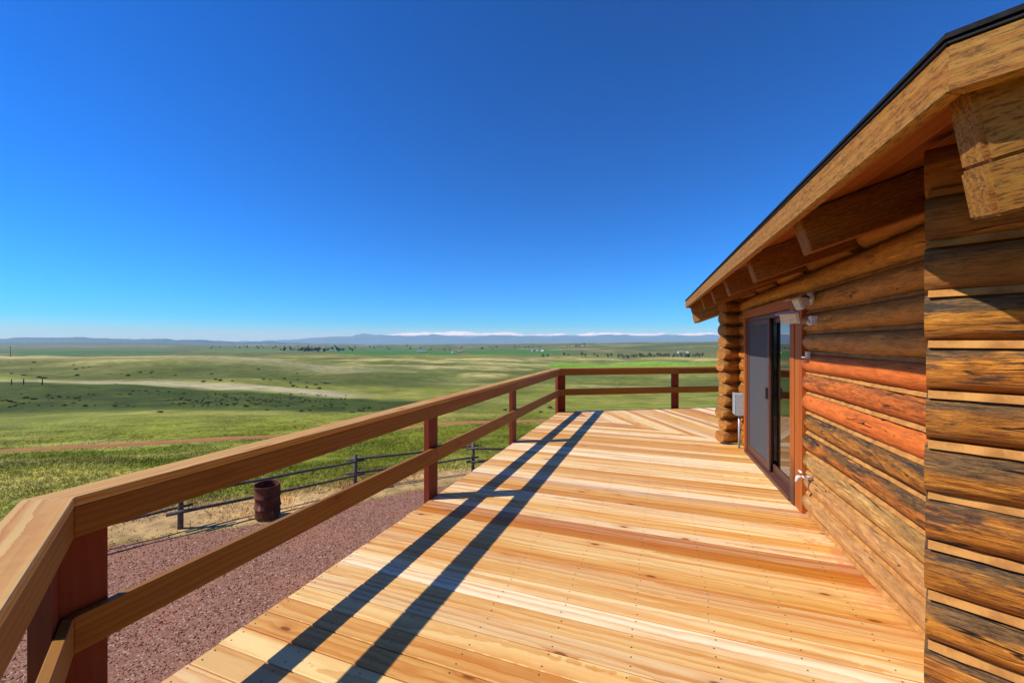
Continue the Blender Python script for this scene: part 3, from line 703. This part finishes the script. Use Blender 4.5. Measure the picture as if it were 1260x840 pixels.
mainc = {0: (TAN, .25), 1: (TAN, .35), 2: (TAN, .45), 3: (AMBER, 1.0), 4: (AMBER, .95), 5: (RED, .22), 6: (RED, .55), 7: (RED, .15)}
for k in range(12):
    c, wv_ = mainc.get(k, ((.50, .21, .032), .35)); zc = Z0 + CP * (k + .5)
    lab = None
    if k < 11:
        o = log((.085, WALL_N - .42), (0, 1), -.065 - WALL_N + .42, zc, vary(c, .06), wv_)
        if c is RED: o['label'] = 'log stained bright orange red'
        log((.085, 2.27), (0, 1), .9, zc, vary(AMBER), .4)
    else:
        log((.085, WALL_N - .42), (0, 1), 6.5, zc, vary(c), wv_)
for k in range(1, 12):
    z = Z0 + CP * k
    if k < 11: chink((.085, WALL_N - .42), (0, 1), -.065 - WALL_N + .42, z); chink((.085, 2.27), (0, 1), .9, z)
    else: chink((.085, WALL_N - .42), (0, 1), 6.5, z)
chink((.085, WALL_N), (0, 1), -.065 - WALL_N, Z0 - .005)
# near wall, its tails run past the corner
nd = (-S3 / 2, .5); LN = 4.6
tipo = (-.427, -2.645); ax = (tipo[0] + .5 * .088, tipo[1] + .866 * .088)    # axis lies inside the outer face
st_ = (ax[0] - nd[0] * LN, ax[1] - nd[1] * LN)
for k in range(13):
    zc = Z0 + CP * (k + 0.0)
    j = random.uniform(-.007, .007)
    cc = [(.52, .195, .020), (.46, .165, .016), (.54, .19, .018)][k % 3] if k < 10 else (.30, .115, .016)
    log(st_, nd, LN + j, zc, vary(cc, .1), 1.0 if k < 10 else .5, seg=22)
    if k: chink(st_, nd, LN - .004, zc - CP / 2, .060, .014)
# far wall tails
fd = (S3 / 2, .5); tipf = (-.27, 2.62)
for k in range(12):
    j = random.uniform(-.03, .03)
    log((tipf[0] + j, tipf[1] + j * .5), fd, 4.5, Z0 + CP * (k + .5), vary((.42, .17, .026)), .4, ry=.094)
    if k: chink((tipf[0] + .02, tipf[1] + .02), fd, 4.3, Z0 + CP * k, .05)
# unseen back walls, the storey below, floor and inner wall
HX = [(0, WALL_N), (0, WALL_F)]; Ls = WALL_F - WALL_N
ang = [math.pi / 2]; pts = [(0, WALL_N), (0, WALL_F)]
hd = math.pi / 2
for _ in range(4):
    hd -= math.pi / 3; pts.append((pts[-1][0] + Ls * math.cos(hd), pts[-1][1] + Ls * math.sin(hd)))
CEN = (sum(p[0] for p in pts) / 6, sum(p[1] for p in pts) / 6)
def inset(p, f): return (CEN[0] + (p[0] - CEN[0]) * f, CEN[1] + (p[1] - CEN[1]) * f)
for i in (2, 3, 4):
    a, b = pts[i], pts[(i + 1) % 6]
    if i == 2: a = (a[0], a[1])
    for k in range(12):
        d = (b[0] - a[0], b[1] - a[1]); L = math.hypot(*d); d = (d[0] / L, d[1] / L)
        log((a[0] + .05 * d[0], a[1] + .05 * d[1]), d, L, Z0 + CP * (k + .5), vary(AMBER), .6, seg=8)
a, b = pts[5], pts[0]
f9 = [inset(p, .992) for p in pts]
def ringwall(name, P, z0, z1, mat):
    n = len(P); me = pyd(name, [(p[0], p[1], z) for z in (z0, z1) for p in P], [(i, (i + 1) % n, n + (i + 1) % n, n + i) for i in range(n)])
    return link(name, me, mat, cabin)
def inner_walls():
    P = [inset(p, .975) for p in pts]; n = 6; f = []
    v = [(p[0], p[1], z) for z in (.03, 2.45) for p in P]
    for i in range(1, 6): f.append((i, (i + 1) % 6, 6 + (i + 1) % 6, 6 + i))
    # opening for the glazed door in the main wall
    x = P[0][0]; y0, y1 = .24, 2.20; b = len(v); v += [(x, y0, .03), (x, y1, .03), (x, y1, 1.97), (x, y0, 1.97), (x, P[0][1], 1.97), (x, P[1][1], 1.97)]
    f += [(0, b, b + 3, b + 4), (b + 1, 1, b + 5, b + 2), (b + 4, b + 5, 7, 6)]
    return link('inner_wall', pyd('inner_wall', v, f), M['dark_room'], cabin)
inner_walls()
link('room_floor', pyd('room_floor', [(*inset(p, .975), .02) for p in pts], [tuple(range(6))]), M['joist'], cabin)
ringwall('lower_storey', [inset(p, .985) for p in pts], YARD - .3, .0, M['joist'])

# ------------------------------------------------------------------ roof and eaves
OV, ZF, PT = .735, 2.208, math.tan(R(19))
def eave(o):
    """hexagon o metres outside the log faces"""
    ap = Ls * S3 / 2; return [inset(p, (ap + o) / ap) for p in pts]
def facing(o0, o1, z0a, z1a, name, mat, sides, slope=False, bev=.004, z0b=None, z1b=None):
    E0, E1 = eave(o0), eave(o1)
    for i in sides:
        a0, b0, a1, b1 = E0[i], E0[(i + 1) % 6], E1[i], E1[(i + 1) % 6]
        lo = z0a if z0b is None else z0b; hi = z1a if z1b is None else z1b
        c = [(*a0, z0a), (*b0, z0a), (*b1, lo), (*a1, lo), (*a0, z1a), (*b0, z1a), (*b1, hi), (*a1, hi)]
        ctr = sum((Vector(v) for v in c), Vector()) / 8; m = basis(ctr, (b0[0] - a0[0], b0[1] - a0[1], 0)); inv = m.inverted()
        me = pyd(name, [inv @ Vector(v) for v in c], [(0, 3, 2, 1), (4, 5, 6, 7), (0, 1, 5, 4), (1, 2, 6, 5), (2, 3, 7, 6), (3, 0, 4, 7)])
        bm = bmesh.new(); bm.from_mesh(me); bmesh.ops.recalc_face_normals(bm, faces=bm.faces)
        if bev: bmesh.ops.bevel(bm, geom=bm.edges[:], offset=bev, segments=1, affect='EDGES')
        bm.to_mesh(me); bm.free(); link(name, me, mat, cabin, m)
ALLS = range(6)
facing(OV, OV - .04, ZF, ZF + .112, 'fascia_board', M['fascia'], ALLS)
facing(OV + .004, OV - .03, ZF + .114, ZF + .122, 'drip_edge', M['dark_metal'], ALLS, bev=.002)
# soffit boards follow the slope of the rafters
nb = 6; bw = (OV - .045 + .10) / nb
for k in range(nb):
    o0 = OV - .045 - k * bw; o1 = o0 - bw + .005
    zb0 = ZF + .050 + (OV - o0) * PT; zb1 = ZF + .050 + (OV - o1) * PT
    facing(o0, o1, zb0, zb0 + .02, 'soffit_board', M['soffit'], (5, 0, 1), bev=.003, z0b=zb1, z1b=zb1 + .02)
# shingled roof: two overlapping edges, then the hipped planes to the apex
def roof_layer(o0, zoff, name, mat):
    E0 = eave(o0); ap = Ls * S3 / 2; z0 = ZF + zoff; za = z0 + (ap + o0) * PT
    v = [(*p, z0) for p in E0] + [(*p, z0 + .007) for p in E0] + [(*CEN, za), (*CEN, za + .007)]
    f = [(i, (i + 1) % 6, 6 + (i + 1) % 6, 6 + i) for i in range(6)] + [((i + 1) % 6, i, 12) for i in range(6)] + [(6 + i, 6 + (i + 1) % 6, 13) for i in range(6)]
    me = pyd(name, v, f); bm = bmesh.new(); bm.from_mesh(me); bmesh.ops.recalc_face_normals(bm, faces=bm.faces); bm.to_mesh(me); bm.free()
    return link(name, me, mat, cabin)
roof_layer(OV + .010, .1245, 'roof', M['shingle']); roof_layer(OV + .004, .1335, 'shingle_course', M['shingle'])
# rafters
def rafter(yc, wd=.115, x0=-.665, zb=2.055, ht=.21):
    x1 = .8; v = []
    for sy in (-1, 1):
        for (x, z) in ((x0 + ht * PT * .8, zb + ht * PT * PT * .8), (x1, zb + (x1 - x0) * PT), (x1, zb + (x1 - x0) * PT + ht), (x0, zb + ht)): v.append((x, yc + sy * wd / 2, z))
    ctr = sum((Vector(a) for a in v), Vector()) / 8; m = basis(ctr, (1, 0, PT)); inv = m.inverted()
    me = pyd('rafter', [inv @ Vector(a) for a in v], [(0, 1, 2, 3), (7, 6, 5, 4), (0, 4, 5, 1), (1, 5, 6, 2), (2, 6, 7, 3), (3, 7, 4, 0)])
    bm = bmesh.new(); bm.from_mesh(me); bmesh.ops.recalc_face_normals(bm, faces=bm.faces); bmesh.ops.bevel(bm, geom=bm.edges[:], offset=.006, segments=1, affect='EDGES'); bm.to_mesh(me); bm.free()
    return link('rafter', me, M['rafter'], cabin, m)
RY = [-2.05, -.98, .02, .90, 1.80]
for yc in RY: rafter(yc)
cut = [WALL_N - .3] + RY + [WALL_F + .3]
for a, b in zip(cut[:-1], cut[1:]):
    log((.10, a + .085), (0, 1), b - a - .17, Z0 + CP * 12.55, vary((.42, .155, .022)), .2, rz=.10)
# hip rafters: two timbers each, the end cut to a point along both eaves
def hip(p, bis, sA, sB, ov, z0, z1, name='hip_rafter', wob_=0.0):
    """p: wall corner; bis: outward unit; sA, sB: headings of both eaves away from the corner"""
    r_ = Vector((p[0] + bis[0] * ov, p[1] + bis[1] * ov, 0)); a = r_ + Vector((*sA, 0)) * .088; b = r_ + Vector((*sB, 0)) * .088
    back = Vector((-bis[0], -bis[1], 0)); L = 1.6
    pl = [r_, a, a + back * L, b + back * L, b]
    v = []
    for z in (z0, z1):
        for qi, q in enumerate(pl):
            sh = back * ((2.29 - z) * .30) if qi in (0, 1, 4) else Vector()
            v.append((q.x + sh.x, q.y + sh.y, z + (back.dot(q - r_)) * PT * .866))
    ctr = sum((Vector(c) for c in v), Vector()) / 10; m = basis(ctr, (sB[0], sB[1], .12)); inv = m.inverted()
    me = pyd(name, [inv @ Vector(c) for c in v], [(0, 1, 2, 3, 4), (9, 8, 7, 6, 5)] + [(i, 5 + i, 5 + (i + 1) % 5, (i + 1) % 5) for i in range(5)])
    bm = bmesh.new(); bm.from_mesh(me); bmesh.ops.recalc_face_normals(bm, faces=bm.faces); bmesh.ops.bevel(bm, geom=bm.edges[:], offset=.008, segments=2, affect='EDGES'); bm.to_mesh(me); bm.free()
    return link(name, me, M['hip'], cabin, m)
BN = (-S3 / 2, -.5); BF = (-S3 / 2, .5)
hip((0, WALL_N), BN, (0, 1), (S3 / 2, -.5), .80, 1.925, 2.05); hip((0, WALL_N), BN, (0, 1), (S3 / 2, -.5), .79, 2.054, 2.29)
hip((0, WALL_F), BF, (0, -1), (S3 / 2, .5), .80, 1.93, 2.05); hip((0, WALL_F), BF, (0, -1), (S3 / 2, .5), .79, 2.054, 2.29)

# ------------------------------------------------------------------ glazed sliding door
def hbox(name, x0, x1, y0, y1, z0, z1, mat, parent, bev=.003, axis='z'):
    c = ((x0 + x1) / 2, (y0 + y1) / 2, (z0 + z1) / 2)
    if axis == 'z': return beam(name, (c[0], c[1], z0), (c[0], c[1], z1), x1 - x0, y1 - y0, mat, parent, up=(0, 1, 0), bev=bev)
    return beam(name, (c[0], y0, c[2]), (c[0], y1, c[2]), x1 - x0, z1 - z0, mat, parent, bev=bev)
door = bpy.data.objects.new('sliding_door', None); COL.objects.link(door); door.parent = cabin
door['label'] = 'sliding glass door with a grey insect screen and dark red frame'
y0, y1 = .24, 2.18
hbox('frame', .0, .10, y0, y0 + .045, .03, 1.95, M['door_frame'], door); hbox('frame', .0, .10, y1 - .045, y1, .03, 1.95, M['door_frame'], door)
hbox('frame', .0, .10, y0 + .046, y1 - .046, 1.90, 1.95, M['door_frame'], door, axis='y'); hbox('sill', -.03, .10, y0, y1, .0, .045, M['door_frame'], door, axis='y')
def panel(xa, xb, ya, yb, pane, pm):
    for u in ((ya, ya + .06), (yb - .06, yb)): hbox('stile', xa, xb, u[0], u[1], .047, 1.898, M['door_frame'], door)
    hbox('stile', xa, xb, ya + .061, yb - .061, 1.84, 1.898, M['door_frame'], door, axis='y'); hbox('stile', xa, xb, ya + .061, yb - .061, .047, .14, M['door_frame'], door, axis='y')
    hbox(pane, (xa + xb) / 2 - .003, (xa + xb) / 2 + .003, ya + .055, yb - .055, .13, 1.85, pm, door, bev=0)
panel(.055, .09, y0 + .046, 1.24, 'glass_pane', M['glass']); panel(.055, .09, 1.17, y1 - .046, 'glass_pane', M['glass'])
panel(.008, .030, 1.08, y1 - .046, 'screen', M['screen'])
hbox('handle', -.02, .006, 1.115, 1.135, .92, 1.06, M['dark_metal'], door)
hbox('curtain', .22, .235, 1.35, 2.15, .06, 1.88, simple('cream_curtain', (.30, .27, .22), .9), door)
hbox('trim_board', -.022, .09, .125, .238, .0, 2.055, M['trim_near'], cabin); hbox('trim_board', -.012, .09, -.06, .123, .0, 2.055, M['trim'], cabin)
hbox('trim_board', -.02, .09, y1 + .002, y1 + .085, .0, 1.955, M['trim'], cabin); hbox('trim_board', -.024, .09, .24, 2.30, 1.957, 2.065, M['trim'], cabin, axis='y')

# ================================================================== fixtures on the wall
def at_h(x, y, z): a, b = h2w(x, y); return (a, b, z)
fl = empty('floodlight', at_h(-.005, -.30, 2.0), 'white twin-headed floodlight above the corner of the glass door', 'floodlight', HTH)
link('base_plate', rot_mesh('base_plate', [(0, 0, 0), (-.03, 0, 0)], [.058, .055], 20), M['white_metal'], fl)
def head(y, z, tilt, yaw, sc=.95):
    arm = link('arm', rot_mesh('arm', [(-.025, 0, 0), (-.07, y * .5, .01), (-.11, y, z + .04)], [.011] * 3, 8), M['dark_metal'], fl)
    mr = Matrix.Translation((-.14, y, z)) @ Matrix.Rotation(yaw, 4, 'Z') @ Matrix.Rotation(tilt, 4, 'Y') @ Matrix.Scale(sc, 4)
    v = [(-.045, sy * .085, sz * .062) for sy in (-1, 1) for sz in (-1, 1)] + [(.045, sy * .05, sz * .035) for sy in (-1, 1) for sz in (-1, 1)]
    me = pyd('lamp_head', v, [(0, 1, 3, 2), (4, 6, 7, 5), (0, 4, 5, 1), (2, 3, 7, 6), (0, 2, 6, 4), (1, 5, 7, 3)])
    bm = bmesh.new(); bm.from_mesh(me); bmesh.ops.recalc_face_normals(bm, faces=bm.faces); bmesh.ops.bevel(bm, geom=bm.edges[:], offset=.006, segments=2, affect='EDGES'); bm.to_mesh(me); bm.free()
    h = link('lamp_head', me, M['white_metal'], fl, mr)
    g = beam('lamp_glass', (-.050, -.07, 0), (-.050, .07, 0), .006, .10, M['lens'], h, bev=.002)
    beam('visor', (-.075, -.085, .066), (-.075, .085, .066), .07, .004, M['white_metal'], h, bev=0)
head(.07, -.15, R(-25), R(50)); head(-.20, -.05, R(-20), R(5), .85)
sn = empty('sensor_box', at_h(-.005, -.40, 1.80), 'small white motion sensor below the floodlight', 'sensor', HTH)
hbox('sensor_body', -.055, 0, -.03, .03, -.04, .04, M['white_metal'], sn); link('sensor_eye', rot_mesh('sensor_eye', [(-.055, 0, -.012), (-.075, 0, -.016)], [.02, .012], 12), M['lens'], sn)

eb = empty('electrical_box', at_h(-.012, 2.42, .5), 'grey electrical box with conduit on the logs beside the screen door', 'electrical box', HTH)
hbox('box_body', -.10, .02, -.085, .085, 0, .33, M['gray_metal'], eb, bev=.006); hbox('box_cover', -.112, -.1005, -.088, .088, .01, .336, M['gray_metal'], eb, bev=.004)
link('conduit', rot_mesh('conduit', [(-.04, -.02, -.002), (-.04, -.02, -.50)], [.016, .016], 10), M['gray_metal'], eb)
hf = empty('hose_faucet', at_h(-.005, -.23, .395), 'outdoor hose faucet with a pale handle on the bleached logs', 'faucet', HTH)
link('pipe', rot_mesh('pipe', [(.03, 0, 0), (-.07, 0, 0)], [.014, .014], 10), M['white_metal'], hf)
link('spout', rot_mesh('spout', [(-.06, 0, .0), (-.09, 0, -.005), (-.10, 0, -.05)], [.016, .017, .014], 10), M['white_metal'], hf)
link('handle', rot_mesh('handle', [(-.07, -.035, .045), (-.07, .035, .045)], [.010, .010], 8), M['white_metal'], hf)
link('valve_stem', rot_mesh('valve_stem', [(-.07, 0, .0), (-.07, 0, .045)], [.009, .007], 8), M['brass'], hf)
sp = empty('wall_bracket', at_h(-.005, -.24, 1.50), 'small white bracket on the top red log beside the door trim', 'bracket', HTH)
hbox('bracket_plate', -.03, .0, -.022, .022, -.03, .03, M['white_metal'], sp); hbox('bracket_tab', -.06, -.031, -.02, .02, -.028, -.018, M['white_metal'], sp)

# ================================================================== pole fence
fence = empty('pole_fence', (-8.65, 9.81, YARD), 'low weathered pole fence along the edge of the gravel yard', 'fence')
FP = [(-13.0, -1.6), (-12.0, 2.3), (-10.45, 6.15), (-8.65, 9.81), (-6.09, 12.6), (-3.0, 15.2), (.4, 17.2)]
FZ = [float(height(*p)) for p in FP]
for (x, y), z in zip(FP, FZ):
    lean = (random.uniform(-.02, .02), random.uniform(-.02, .02))
    me = rot_mesh('post', [(0, 0, -.25), (lean[0] * .5, lean[1] * .5, .5), (lean[0], lean[1], 1.02)], [.062, .058, .052], 9, jit=.05)
    link('post', me, M['fence'], fence, Matrix.Translation((x + 8.65, y - 9.81, z - YARD)))
for i in range(len(FP) - 1):
    a, b = Vector((*FP[i], FZ[i])), Vector((*FP[i + 1], FZ[i + 1])); d = (b - a).normalized(); sd = Vector((-d.y, d.x, 0)) * (.085 if i % 2 else -.085)
    for hgt_ in (.40, .80):
        p0 = a - d * .25 + sd + Vector((0, 0, hgt_ + random.uniform(-.03, .03) + (.06 if i % 2 else 0))); p1 = b + d * .25 + sd + Vector((0, 0, hgt_ + random.uniform(-.03, .03) + (.06 if i % 2 else 0)))
        n = 7; off = Vector((8.65, -9.81, -YARD))
        pth = [p0.lerp(p1, t_ / n) + off + Vector((random.uniform(-.012, .012), random.uniform(-.012, .012), random.uniform(-.012, .012))) for t_ in range(n + 1)]
        link('rail', rot_mesh('rail', pth, [.045 - .014 * t_ / n for t_ in range(n + 1)], 8, jit=.06), M['fence'], fence)

# rusty drum
dr = empty('rusty_barrel', (-9.09, 7.28, YARD + .03), 'rusty open steel barrel standing on the red gravel by the fence', 'barrel')
prof = [(.27, 0), (.295, .02), (.298, .10), (.30, .27), (.318, .285), (.318, .305), (.30, .32), (.302, .56), (.32, .575), (.32, .595), (.304, .61), (.306, .86), (.315, .868), (.315, .885), (.298, .885), (.292, .86), (.29, .30), (.0, .29)]
seg = 36; v = []; f = []
for (r_, z) in prof:
    for k in range(seg):
        th = 2 * math.pi * k / seg; dent = 1 - .05 * math.exp(-((th - 3.9) / .5) ** 2) * math.sin(math.pi * min(1, z / .88)); v.append((r_ * dent * math.cos(th), r_ * dent * math.sin(th), z))
for i in range(len(prof) - 1):
    for k in range(seg): a = i * seg + k; b = i * seg + (k + 1) % seg; f.append((a, b, b + seg, a + seg))
bo = link('barrel_body', pyd('barrel_body', v, f, True), M['rust'], dr); bo.rotation_euler = (R(2.5), R(2), 0); bo.scale = (.92, .92, .92)
for zz_ in (.295, .585):
    ring_ = [(.319 * math.cos(a), .319 * math.sin(a), zz_) for a in np.linspace(0, 2 * math.pi, 30)]
    link('hoop', rot_mesh('hoop', ring_, [.006] * 30, 6, False), M['rust'], bo)
link('burnt_ash', pyd('burnt_ash', [(.285 * math.cos(a), .285 * math.sin(a), .33 + .02 * math.sin(3 * a)) for a in np.linspace(0, 2 * math.pi, 24, False)], [tuple(range(24))]), M['dark_metal'], dr)

# ================================================================== brush, trees and farms out on the range
def leaf_cloud(n, rx, rz, size, zc, shape=1.0, dens=.5):
    P = []; Q = []
    while len(P) < n:
        p = rng.uniform(-1, 1, 3)
        if (p ** 2).sum() < 1 and (p ** 2).sum() > .12:
            k = 1 + .35 * math.sin(5 * math.atan2(p[1], p[0]) + 3 * p[2]); P.append((p[0] * rx * k, p[1] * rx * k, zc + p[2] * rz))
    v = []; f = []
    for p in P:
        a = rng.normal(0, 1, 3); a /= np.linalg.norm(a); b = np.cross(a, rng.normal(0, 1, 3)); b /= np.linalg.norm(b); s_ = size * rng.uniform(.6, 1.4); i = len(v)
        p = np.array(p); v += [p - a * s_ - b * s_ * .6, p + a * s_ - b * s_ * .5, p + a * s_ * .3 + b * s_]; f.append((i, i + 1, i + 2))
    return v, f
M['sage'] = simple('sagebrush_leaf', (.17, .18, .085), .9, 0, 3.0, .5, .1)
M['bark'] = simple('tree_bark', (.10, .075, .055), .95, 0, 6.0, .4, .1)
M['leaf_dark'] = simple('dark_tree_leaf', (.035, .055, .022), .9, 0, .8, .5, .1)
M['leaf_bare'] = simple('budding_twigs', (.12, .095, .062), .95, 0, .8, .4, .1)
sage_me = []
for k in range(4):
    v, f = leaf_cloud(210, .58, .32, .11, .34); me = pyd('sagebrush', v, f); me.materials.append(M['sage']); sage_me.append(me)
def scatter_sage(n, w0, w1, x0, x1, smin, smax, label, group):
    made = 0; tries = 0
    while made < n and tries < n * 40:
        tries += 1
        wv_ = math.exp(random.uniform(math.log(w0), math.log(w1))); xp = random.uniform(x0, x1); x, y = wr((xp - CXP) / F * wv_, wv_)
        if abs(float(edge_dist(np.array(x), np.array(y), TRACK_XY))) < 3: continue
        if float(fbm(np.array([x]), np.array([y]), 30, 3, 61)[0]) < random.uniform(-.10, .22): continue
        s_ = random.uniform(smin, smax); o = bpy.data.objects.new('sagebrush', sage_me[made % 4]); COL.objects.link(o)
        o.location = (x, y, float(height(x, y)) - .06 * s_); o.rotation_euler = (0, 0, random.uniform(0, 6.28)); o.scale = (s_ * random.uniform(.9, 1.8), s_, s_ * random.uniform(.7, 1.1))
        tag(o, label, 'sagebrush', group); made += 1
scatter_sage(250, 76, 138, -10, 430, .18, .55, 'low dark sagebrush clump on the green bench before the dry wash', 'sagebrush on the bench')
scatter_sage(45, 170, 330, 0, 420, .6, 1.5, 'dark brush clump on the dry rounded hill beyond the wash', 'brush on the hill')
scatter_sage(18, 48, 80, 180, 700, .35, .7, 'small sagebrush in the open green pasture past the dirt track', 'sagebrush in the pasture')

def tree_parts(kind):
    if kind == 'dark': v, f = leaf_cloud(190, 3.2, 3.8, 1.0, 5.4); mat = M['leaf_dark']; h = 5.0
    else: v, f = leaf_cloud(210, 3.4, 4.2, .62, 6.0); mat = M['leaf_bare']; h = 6.5
    cr_ = pyd('crown', v, f); cr_.materials.append(mat)
    tr = rot_mesh('trunk', [(0, 0, -.5), (.1, .05, h * .5), (.2, -.1, h)], [.38, .28, .12], 7); tr.materials.append(M['bark'])
    return cr_, tr
TREES = {k: [tree_parts(k) for _ in range(3)] for k in ('dark', 'bare')}
def tree(name, kind, wv_, xp, s_, label, group):
    x, y = wr((xp - CXP) / F * wv_, wv_); o = empty(name, (x, y, float(height(x, y)) - .3), label, 'tree', random.uniform(0, 6.28), group)
    o.scale = (s_, s_, s_ * random.uniform(.85, 1.15)); cr_, tr = random.choice(TREES[kind]); link('crown', cr_, None, o); link('trunk', tr, None, o)
for i in range(46):
    wv_ = random.uniform(1950, 2700); tree('valley_tree', 'dark', wv_, random.gauss(392, 22), random.uniform(1.2, 2.2), 'dark leafy tree around the farmsteads in the valley', 'trees around the valley farms')
for i in range(34):
    wv_ = random.uniform(1150, 1230); tree('cottonwood', 'bare', wv_, 762 + i * 3.1 + random.uniform(-1, 1), random.uniform(.95, 1.35), 'bare brown cottonwood in the row behind the bright green field', 'row of bare cottonwoods')
for i in range(10):
    tree('cottonwood', 'bare', random.uniform(1200, 1350), [694, 699, 716, 720, 731, 735, 748, 752, 668, 674][i], random.uniform(.9, 1.4), 'bare cottonwood standing apart before the row of cottonwoods', 'scattered cottonwoods')
for i in range(55):
    tree('distant_tree', 'dark', random.uniform(2600, 4200), random.uniform(250, 560), random.uniform(1.0, 2.0), 'small dark tree on the far valley floor', 'far valley trees')
for i in range(24):
    tree('hillside_tree', 'dark', random.uniform(2700, 3500), random.uniform(560, 720), random.uniform(1.0, 1.7), 'dark tree on the low hills beyond the green strip', 'trees on the low hills')
M['farm_wall'] = simple('painted_farm_wall', (.62, .60, .56), .8, 0, .5, .2); M['farm_roof'] = simple('metal_farm_roof', (.36, .36, .37), .6, 0, .5, .3); M['farm_red'] = simple('brown_farm_wall', (.25, .14, .09), .8, 0, .5, .2)
def farm(wv_, xp, L, Wd, H, rz, label, mat='farm_wall'):
    x, y = wr((xp - CXP) / F * wv_, wv_); o = empty('farm_building', (x, y, float(height(x, y)) - .5), label, 'building', rz, 'farm buildings in the valley')
    v = [(sx * L / 2, sy * Wd / 2, z) for z in (0, H) for sx, sy in ((-1, -1), (1, -1), (1, 1), (-1, 1))] + [(-L / 2, 0, H * 1.5), (L / 2, 0, H * 1.5)]
    link('wall', pyd('wall', v, [(0, 1, 5, 4), (2, 3, 7, 6), (1, 2, 6, 9, 5), (3, 0, 4, 8, 7)]), M[mat], o)
    e = .5; rv = [(-L / 2 - e, -Wd / 2 - e, H - .25), (L / 2 + e, -Wd / 2 - e, H - .25), (L / 2 + e, 0, H * 1.5 + .1), (-L / 2 - e, 0, H * 1.5 + .1), (L / 2 + e, Wd / 2 + e, H - .25), (-L / 2 - e, Wd / 2 + e, H - .25)]
    rv += [(a, b, c + .25) for a, b, c in rv]
    link('roof', pyd('roof', rv, [(6, 7, 8, 9), (9, 8, 10, 11), (0, 3, 2, 1), (3, 5, 4, 2), (0, 1, 7, 6), (4, 5, 11, 10), (1, 2, 8, 7), (2, 4, 10, 8), (0, 6, 9, 3), (3, 9, 11, 5)]), M['farm_roof'], o)
farm(1900, 519, 46, 16, 5, .4, 'long low grey-roofed barn at the edge of the green valley fields')
farm(1750, 558, 14, 10, 4, 1.0, 'small white farmhouse beyond the dry pasture, apart from the barn'); farm(1760, 566, 18, 12, 4.5, .3, 'brown shed next to the small white farmhouse', 'farm_red')
for i, xp in enumerate((386, 398, 407, 414, 449, 656, 662, 668, 838, 846)):
    farm([2250, 2300, 2200, 2350, 2700, 2000, 2050, 1980, 1500, 1520][i], xp, random.uniform(12, 24), random.uniform(9, 13), random.uniform(4, 6), random.uniform(0, 3), 'small pale farm building among the far valley trees' if i < 5 else ('pale building in the hamlet beyond the green strip' if i < 8 else 'pale building above the row of bare cottonwoods'))
# power pole and old fence posts on the range
M['pole'] = simple('creosoted_pole', (.06, .045, .035), .9)
for wv_, xp in ((400, 13), (470, -60)):
    x, y = wr((xp - CXP) / F * wv_, wv_); o = empty('power_pole', (x, y, float(height(x, y))), 'wooden power pole with a crossarm on the dry hill', 'power pole', YAW, 'power poles')
    link('pole', rot_mesh('pole', [(0, 0, -1), (0, 0, 10)], [.20, .13], 8), M['pole'], o); beam('crossarm', (-1.3, 0, 9.2), (1.3, 0, 9.2), .12, .14, M['pole'], o)
for xp in (14, 29, 52):
    wv_ = 112; x, y = wr((xp - CXP) / F * wv_, wv_); me = rot_mesh('fence_post', [(0, 0, -.3), (.02, .01, .8), (.05, 0, 1.7)], [.13, .12, .10], 8, jit=.06)
    o = link('fence_post', me, M['pole']); o.location = (x, y, float(height(x, y))); tag(o, 'stout lone dark post standing among the sagebrush on the bench', 'fence post', 'posts on the bench')

# ------------------------------------------------------------------ haze: one even body of air around everything
t = NT('haze_air'); t.t.nodes.remove(t.b)
pv = t.n('VolumePrincipled', None, Color=(.42, .72, 1.0), Density=3.8e-5, Anisotropy=0.0, Absorption_Color=(1, 1, 1))   # scatters blue most, absorbs nothing
t.t.links.new(pv.outputs[0], t.t.nodes['Material Output'].inputs['Volume'])
HB = 66000; hv = [(sx * HB, sy * HB, z) for z in (-560, 1350) for sx, sy in ((-1, -1), (1, -1), (1, 1), (-1, 1))]
hz = link('haze', pyd('haze', hv, [(3, 2, 1, 0), (4, 5, 6, 7), (0, 1, 5, 4), (1, 2, 6, 5), (2, 3, 7, 6), (3, 0, 4, 7)]), t.m)
tag(hz, 'thin blue haze over the distant plains and mountains', 'haze', kind='stuff')
